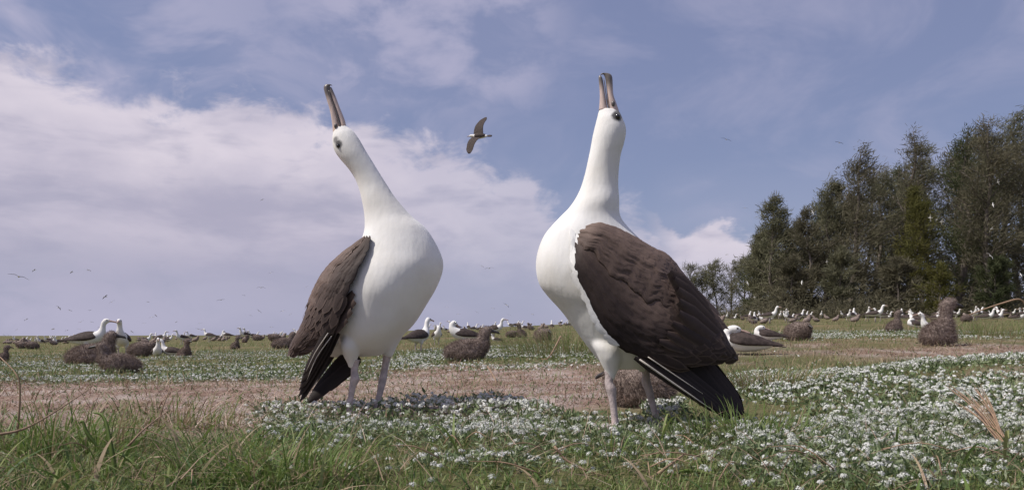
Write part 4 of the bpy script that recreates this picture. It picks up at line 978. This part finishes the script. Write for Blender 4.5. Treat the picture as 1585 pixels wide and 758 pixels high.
# ------------------------------------------------------------------ birds in the air
def wing_flat(s, fold=0.0, seg=6, sweep=.16):
    """one long narrow wing with thickness, root at the origin, pointing to s*Y"""
    L = 1.0; st = []
    for k in range(seg+1):
        t = k/seg; y_ = s*L*t; x_ = .05*math.sin(t*2.2)-sweep*t*t; z_ = .16*math.sin(min(t, .5)*math.pi)-.20*max(0, t-.4)-fold*t
        c = (.125*(1-.45*t)*(1 if t < .95 else .35)); st.append((x_, y_, z_, c, .014*(1-t)+.004))
    return loft([(a, b, c) for a, b, c, _, _ in st], [(d_, 0, 0) for *_, d_, _ in st], [(0, .12*e, e) for *_, e in st], 12, 2)
fly = tag(empty('flying_albatross', px(742, 211, 42), R(190), 1.42), 'large flying albatross banking with spread wings in the sky between the two big birds', 'albatross')
hx_ = Vector((-.88, .45, .08)).normalized(); wy = Vector((-.42, -.40, -.82)); wy = (wy-hx_*wy.dot(hx_)).normalized(); uz = hx_.cross(wy)
fly.rotation_euler = Matrix((hx_, wy, uz)).transposed().to_euler()
V, F = spine([(-.36, .0, .02, .03), (-.2, .0, .065, .07), (0, 0, .095, .10), (.16, .01, .085, .09), (.26, .03, .06, .055), (.36, .035, .055, .05), (.43, .03, .025, .022)], 14, 3)
link('body', mesh_np('body', V, F, None, True), M['adult_white'], fly)
V, F = spine([(-.26, .03, .03, .06), (-.05, .06, .065, .105), (.14, .06, .055, .095), (.20, .06, .01, .03)], 12, 3); link('mantle', mesh_np('mantle', V, F, None, True), M['adult_brown'], fly)
for s in (-1, 1):
    V, F = wing_flat(s, sweep=.04); V = V*np.array([1.75, .92, .7])+np.array([.05, s*.05, .03]); link('wing', mesh_np('wing', V, F, None, True), M['adult_brown'], fly)
V, F = loft([(-.33, 0, .0), (-.42, 0, 0), (-.54, 0, -.01)], [(0, .035, 0), (0, .06, 0), (0, .045, 0)], [(0, 0, .018), (0, 0, .012), (0, 0, .005)], 10, 2); link('tail', mesh_np('tail', V, F, None, True), M['adult_brown'], fly)
V, F = tube([(.41, 0, .03), (.48, 0, .02), (.55, 0, .0)], [.022, .016, .006], 8); link('bill', mesh_np('bill', V, F, None, True), M['adult_bill'], fly)
for s in (-1, 1):
    V, F = ball((.385, s*.042, .045), (.02, .012, .014), 8, 5); link('eye', mesh_np('eye', V, F, None, True), M['eye'], fly)
def glider(mats):
    pr = [spine([(-.45, 0, .015, .05), (-.2, 0, .06, .065), (.1, 0, .085, .085), (.32, .02, .05, .045), (.5, 0, .008, .008)], 8, 2)]
    ws = [wing_flat(s, .1, 5) for s in (-1, 1)]
    V, F = join(pr+ws); me = mesh_np('glider', V, F, None, True)
    for m_ in mats: me.materials.append(M[m_])
    nb = [len(f) for f in pr[0][1]]; nq = len(F[0]); idx = [0]*nb[0]+[1]*(nq-nb[0])+[0]*nb[1]+[1]*(len(F[1])-nb[1])
    me.polygons.foreach_set('material_index', idx); return me
GL = glider(('adult_white', 'adult_brown')); TE = glider(('adult_white', 'adult_white'))
rg = random.Random(5)
def soar(u, v, span, roll=None, white=False):
    d = FPX*2.0/max(span, 6)*(.38 if white else 1.0)
    if white: d = min(d, 50); span *= 1.35
    o = bpy.data.objects.new('flying_tern' if white else 'flying_albatross', TE if white else GL); COL.objects.link(o)
    o.location = px(u, v, d); s = span*d/FPX/2.0; o.scale = (s, s, s)
    a = rg.uniform(0, 360); o.rotation_euler = (R(rg.uniform(-35, 35) if roll is None else roll), R(rg.uniform(-10, 10)), R(rg.choice((90, -90))+rg.uniform(-45, 45)))
    if white: o.rotation_euler = (R(rg.choice((-1, 1))*rg.uniform(35, 60)), R(rg.uniform(-15, 15)), R(rg.choice((0, 180))+rg.uniform(-40, 40)))
    if white: tag(o, 'small white tern flying in front of the dark ironwood grove', 'tern', 'white terns over the grove')
    else: tag(o, 'tiny dark bird gliding far away in the sky above the colony', 'albatross', 'far birds gliding over the colony')
DOTS = [(29,428,30),(53,418,13),(111,421,11),(137,418,12),(163,459,15),(173,467,12),(91,476,13),(108,480,9),(41,494,11),(82,509,12),(104,511,8),(125,498,11),(142,498,8),(26,510,8),(6,518,7),(13,518,7),
 (122,509,7),(155,506,9),(139,480,7),(235,491,9),(241,488,8),(229,467,8),(223,500,8),(273,498,7),(204,513,9),(309,500,7),(307,509,11),(342,464,13),(378,457,8),(404,445,14),(419,422,10),(474,444,8),(401,481,10),(388,488,7),
 (438,481,10),(450,486,7),(420,506,8),(406,309,9),(757,415,16),(746,412,9),(692,475,8),(709,486,8),(738,483,9),(763,477,8),(784,472,12),(788,487,8),(824,486,8),(1153,322,11),(1125,394,9)]
for a in DOTS: soar(*a)
for i_, (u, v, s_, lb) in enumerate(((1124, 216, 17, 'pale flying bird high in the blue sky left of the grove'), (1299, 221, 13, 'small pale bird in the sky just above the windswept ironwood'))):
    soar(u, v, s_, 20, False); o = COL.objects[-1]; o['label'] = lb; del o['group']
for u, v in ((1258,329),(1440,337),(1458,343),(1450,340),(1535,354),(1533,396),(1280,405),(1157,438),(1168,460),(1545,282),(1537,317),(1241,437),(1580,425)): soar(u, v, 11 if v in (337, 343, 396, 354) else 7, None, True)

# ------------------------------------------------------------------ single plants and dead stems
def blade_long(u, v, d, tip, width, mat, name, label, cat, kinks=(), nseg=10, z0=None):
    """a broad grass leaf from the ground to a tip (pixel pairs at a depth), ribbed lengthwise"""
    pts = [px(u, v, d)]+[px(a, b, d+e) for a, b, e in kinks]+[px(tip[0], tip[1], d+tip[2])]
    P = catmull(np.array(pts), 5); n_ = len(P); o = P[0].copy(); t = np.linspace(0, 1, n_)
    T = unit(np.gradient(P, axis=0)); S = unit(np.cross(T, np.array([.15, 1.0, .1]))); N = np.cross(S, T)
    w_ = width*np.minimum(1, .5+2*t)*(1-t)**.55; V = np.stack([P-S*w_[:, None], P-N*(w_*.35)[:, None], P+S*w_[:, None], P+N*(w_*.15)[:, None]], 1).reshape(-1, 3)-o
    i = np.arange(n_-1)[:, None]*4; j = np.arange(4)[None, :]; F = np.stack([i+j, i+(j+1) % 4, i+4+(j+1) % 4, i+4+j], -1).reshape(-1, 4)
    ob = link(name, mesh_np(name, V, F, np.full(len(V), .42 if 'grass' in mat else .7), True), M[mat]); ob.location = o
    return tag(ob, label, cat)
def stalk(pts, r0, name, label, cat, mat='stalk', d=1.3):
    P = [px(u, v, d+e) for u, v, e in pts]; o = P[0].copy()
    V, F = tube([p-o for p in P], np.linspace(r0, r0*.35, len(P)), 7, 4); ob = link(name, mesh_np(name, V, F, None, True), M[mat]); ob.location = o
    return tag(ob, label, cat)
GD = 1.18
blade_long(183, 760, GD, (142, 638, .02), .0052, 'grass', 'broad_grass_leaf', 'broad grey-green grass leaf arching over at the lower left', 'grass leaf', ((172, 690, .0), (160, 645, .01)))
blade_long(150, 690, GD+.05, (122, 655, .0), .0045, 'grass', 'broad_grass_leaf', 'short twisted bright green leaf left of the arching leaf', 'grass leaf', ((134, 668, .0), (128, 652, .0)))
blade_long(228, 748, GD, (175, 697, .02), .0042, 'grass', 'broad_grass_leaf', 'broad leaf branching right from the arching grey-green leaf', 'grass leaf', ((205, 715, .0),))
blade_long(36, 758, GD, (46, 712, 0), .0062, 'grass', 'broad_grass_leaf', 'wide upright leaf in the bottom left corner', 'grass leaf', ((40, 735, 0),))
blade_long(232, 708, GD+.1, (335, 720, -.05), .0026, 'straw', 'dry_grass_leaf', 'bleached dry leaf lying arched across the lower left grass', 'grass leaf', ((260, 708, 0), (295, 722, 0)))
blade_long(320, 709, GD+.1, (432, 728, -.03), .0028, 'straw', 'dry_grass_leaf', 'long pale leaf lying flat right of the bleached arched one', 'grass leaf', ((370, 710, 0),))
blade_long(1105, 735, GD+.03, (1000, 752, -.04), .0045, 'grass', 'broad_grass_leaf', 'long green leaf drooping left near the lower middle edge', 'grass leaf', ((1060, 728, 0),))
blade_long(1240, 758, GD, (1225, 705, 0), .0040, 'grass', 'broad_grass_leaf', 'upright green leaf at the lower right among white flowers', 'grass leaf', ((1236, 730, 0),))
blade_long(1270, 738, GD+.02, (1335, 712, .04), .0042, 'grass', 'broad_grass_leaf', 'green leaf slanting right over white flowers at lower right', 'grass leaf', ((1300, 722, 0),))
blade_long(500, 745, GD+.02, (492, 650, .1), .0032, 'grass', 'broad_grass_leaf', 'tall thin green leaf standing left of the big albatross feet', 'grass leaf', ((488, 690, .05),))
stalk([(-8, 673, 0), (35, 664, .02), (80, 640, .08), (138, 602, .2)], .0026, 'dry_stalk', 'long dry stalk slanting up across the bare earth at left', 'stalk', d=GD+.1)
stalk([(27, 672, 0), (31, 610, .0), (26, 580, .0), (0, 552, .02)], .0022, 'dry_stalk', 'thin brown stalk bending left at the left edge', 'stalk', d=GD+.25)
stalk([(198, 690, 0), (225, 662, .02), (262, 634, .08)], .0021, 'dry_stalk', 'short tan stalk leaning right in the left grass', 'stalk', d=GD+.1)
stalk([(245, 660, 0), (252, 630, 0), (264, 599, .02)], .0020, 'dry_stalk', 'straight tan stalk tip above the left grass', 'stalk', d=GD+.3)
stalk([(1002, 745, 0), (1030, 724, 0), (1060, 701, .03)], .0036, 'twig', 'grey twig slanting up right in the lower middle flowers', 'twig', d=GD+.02)
stalk([(1022, 758, 0), (1008, 738, 0), (1003, 715, .02)], .0026, 'twig', 'short pale twig crossing the foot of the grey twig', 'twig', d=GD)
stalk([(858, 690, 0), (880, 714, 0), (925, 733, -.02), (985, 742, -.02)], .0022, 'twig', 'dark curved twig lying in the lower middle flowers', 'twig', d=GD+.05)
stalk([(868, 520, 0), (850, 552, -.1), (838, 556, -.1)], .0045, 'dry_stalk', 'pale bent stalk in the grass left of the right albatross', 'stalk', d=4.4)
stalk([(755, 567, 0), (768, 590, -.3), (765, 605, -.4)], .0050, 'dry_stalk', 'pale straw stem lying on the bare earth between the birds', 'stalk', d=4.2)
# dry straw bundle lying on the flowers at right
def bundle(base_uv, d, tips, label, name='straw_bundle'):
    b = px(base_uv[0], base_uv[1], d); ps = []
    for tu, tv, td, r0 in tips:
        t = px(tu, tv, d+td); m_ = (b+t)/2+np.array([0, 0, .012])
        ps.append(tube([np.zeros(3)+rng.normal(0, .003, 3), m_-b, t-b], [r0, r0, r0*.4], 6, 4))
    V, F = join(ps); o = link(name, mesh_np(name, V, F, None, True), M['stalk']); o.location = b; return tag(o, label, 'dry grass')
bundle((1558, 692), 1.36, [(1470+rng.uniform(-8, 50), 590+rng.uniform(0, 36), .35+rng.uniform(-.1, .1), rng.uniform(.0006, .0013)) for _ in range(26)], 'bundle of dry straw stems lying on white flowers at the right edge')
# brown dry tussock left of the right-hand flower carpet
def tussock(u, v, n_, spread, L, dry, label, seed):
    r = np.random.default_rng(seed); x0, y0, z0 = ground_at(u, v)
    a = r.uniform(0, 6.28, n_); rr = spread*np.sqrt(r.random(n_)); x = rr*np.cos(a)*1.5; y = rr*np.sin(a)
    h = np.arctan2(y, x)+r.normal(0, .7, n_)
    V, F, T = blades(x, y, terrain(x0+x, y0+y)-z0-.005, r.uniform(.5, 1, n_)*L, r.uniform(.002, .0045, n_), h, r.uniform(.3, 1.0, n_), 4, .6, np.where(r.random(n_) < dry, r.uniform(.78, .98, n_), r.uniform(.1, .6, n_)))
    o = link('grass_tussock', mesh_np('grass_tussock', V, F, T), M['grass']); o.location = (x0, y0, z0); tag(o, label, 'tussock', None)
tussock(1195, 607, 900, .13, .15, .62, 'brown dry grass tussock right of the big dark tail', 1)
tussock(882, 548, 1500, .42, .42, .45, 'tall olive grass tussock on the left of the big right albatross', 2)
tussock(1525, 520, 1200, .5, .34, .45, 'olive grass tussock behind the big upright chick at right', 3)
tussock(420, 742, 420, .10, .13, .15, 'green grass tussock under the left edge of the centre flowers', 4)
tussock(1150, 690, 420, .10, .13, .12, 'fresh green grass tussock in front of the big dark tail', 5)
tussock(60, 700, 420, .14, .15, .2, 'green grass tussock filling the bottom left', 6)
tussock(275, 660, 260, .10, .12, .5, 'thin dry grass tuft in front of the bare earth at left', 7)
# fallen branch at the far right
bx_, bd, bz_ = 0, 24.0, 0
P = [px(u, v, bd) for u, v in ((1500, 487), (1530, 476), (1555, 468), (1574, 463), (1583, 466), (1590, 478))]; o_ = P[0].copy()
V, F = tube([p-o_ for p in P], [.015, .024, .028, .028, .024, .02], 8, 4)
fb = link('fallen_branch', mesh_np('fallen_branch', V, F, None, True), M['stalk']); fb.location = o_; tag(fb, 'pale fallen branch arching over the ground at the far right', 'branch')

# a scatter of fresh leaves and dead stems lying across the near grass
for k in range(46):
    r_ = random.Random(900+k); u_ = r_.uniform(-10, 1590); dk = r_.uniform(1.06, 1.5); x_ = (u_-U0)/FPX*dk; z_ = tz(x_, dk)
    a_ = r_.uniform(0, 6.28); L_ = r_.uniform(.05, .13); e_ = np.array([math.cos(a_)*L_, math.sin(a_)*L_*.6, r_.uniform(.0, .03)])
    if k % 2:
        V, F = tube([np.zeros(3), e_*.5+np.array([0, 0, r_.uniform(.004, .018)]), e_], [.0011, .0010, .0005], 5, 4)
        o = link('dead_stem', mesh_np('dead_stem', V, F, None, True), M['stalk']); tag(o, 'thin dead stem caught in the near grass and flowers', 'stem', 'dead stems caught in the near grass')
    else:
        P = catmull(np.array([np.zeros(3), e_*.35+np.array([0, 0, .022]), e_*.75+np.array([0, 0, .026]), e_*1.1+np.array([0, 0, .004])]), 4); n_ = len(P); t_ = np.linspace(0, 1, n_)
        T_ = unit(np.gradient(P, axis=0)); S_ = unit(np.cross(T_, np.array([.1, .2, 1.0]))); w_ = r_.uniform(.0016, .0034)*np.minimum(1, .5+2*t_)*(1-t_)**.55
        V = np.stack([P-S_*w_[:, None], P-np.array([0, 0, 1])*(w_*.5)[:, None], P+S_*w_[:, None]], 1).reshape(-1, 3); i_ = np.arange(n_-1)[:, None]*3; j_ = np.arange(2)[None, :]
        F = np.stack([i_+j_, i_+j_+1, i_+4+j_, i_+3+j_], -1).reshape(-1, 4)
        o = link('grass_leaf', mesh_np('grass_leaf', V, F, np.full(len(V), r_.uniform(.2, .75)), True), M['grass']); tag(o, 'arched green grass leaf lying over the near turf', 'grass leaf', 'arched leaves in the near grass')
    o.location = (x_, dk, z_+r_.uniform(.012, .03))
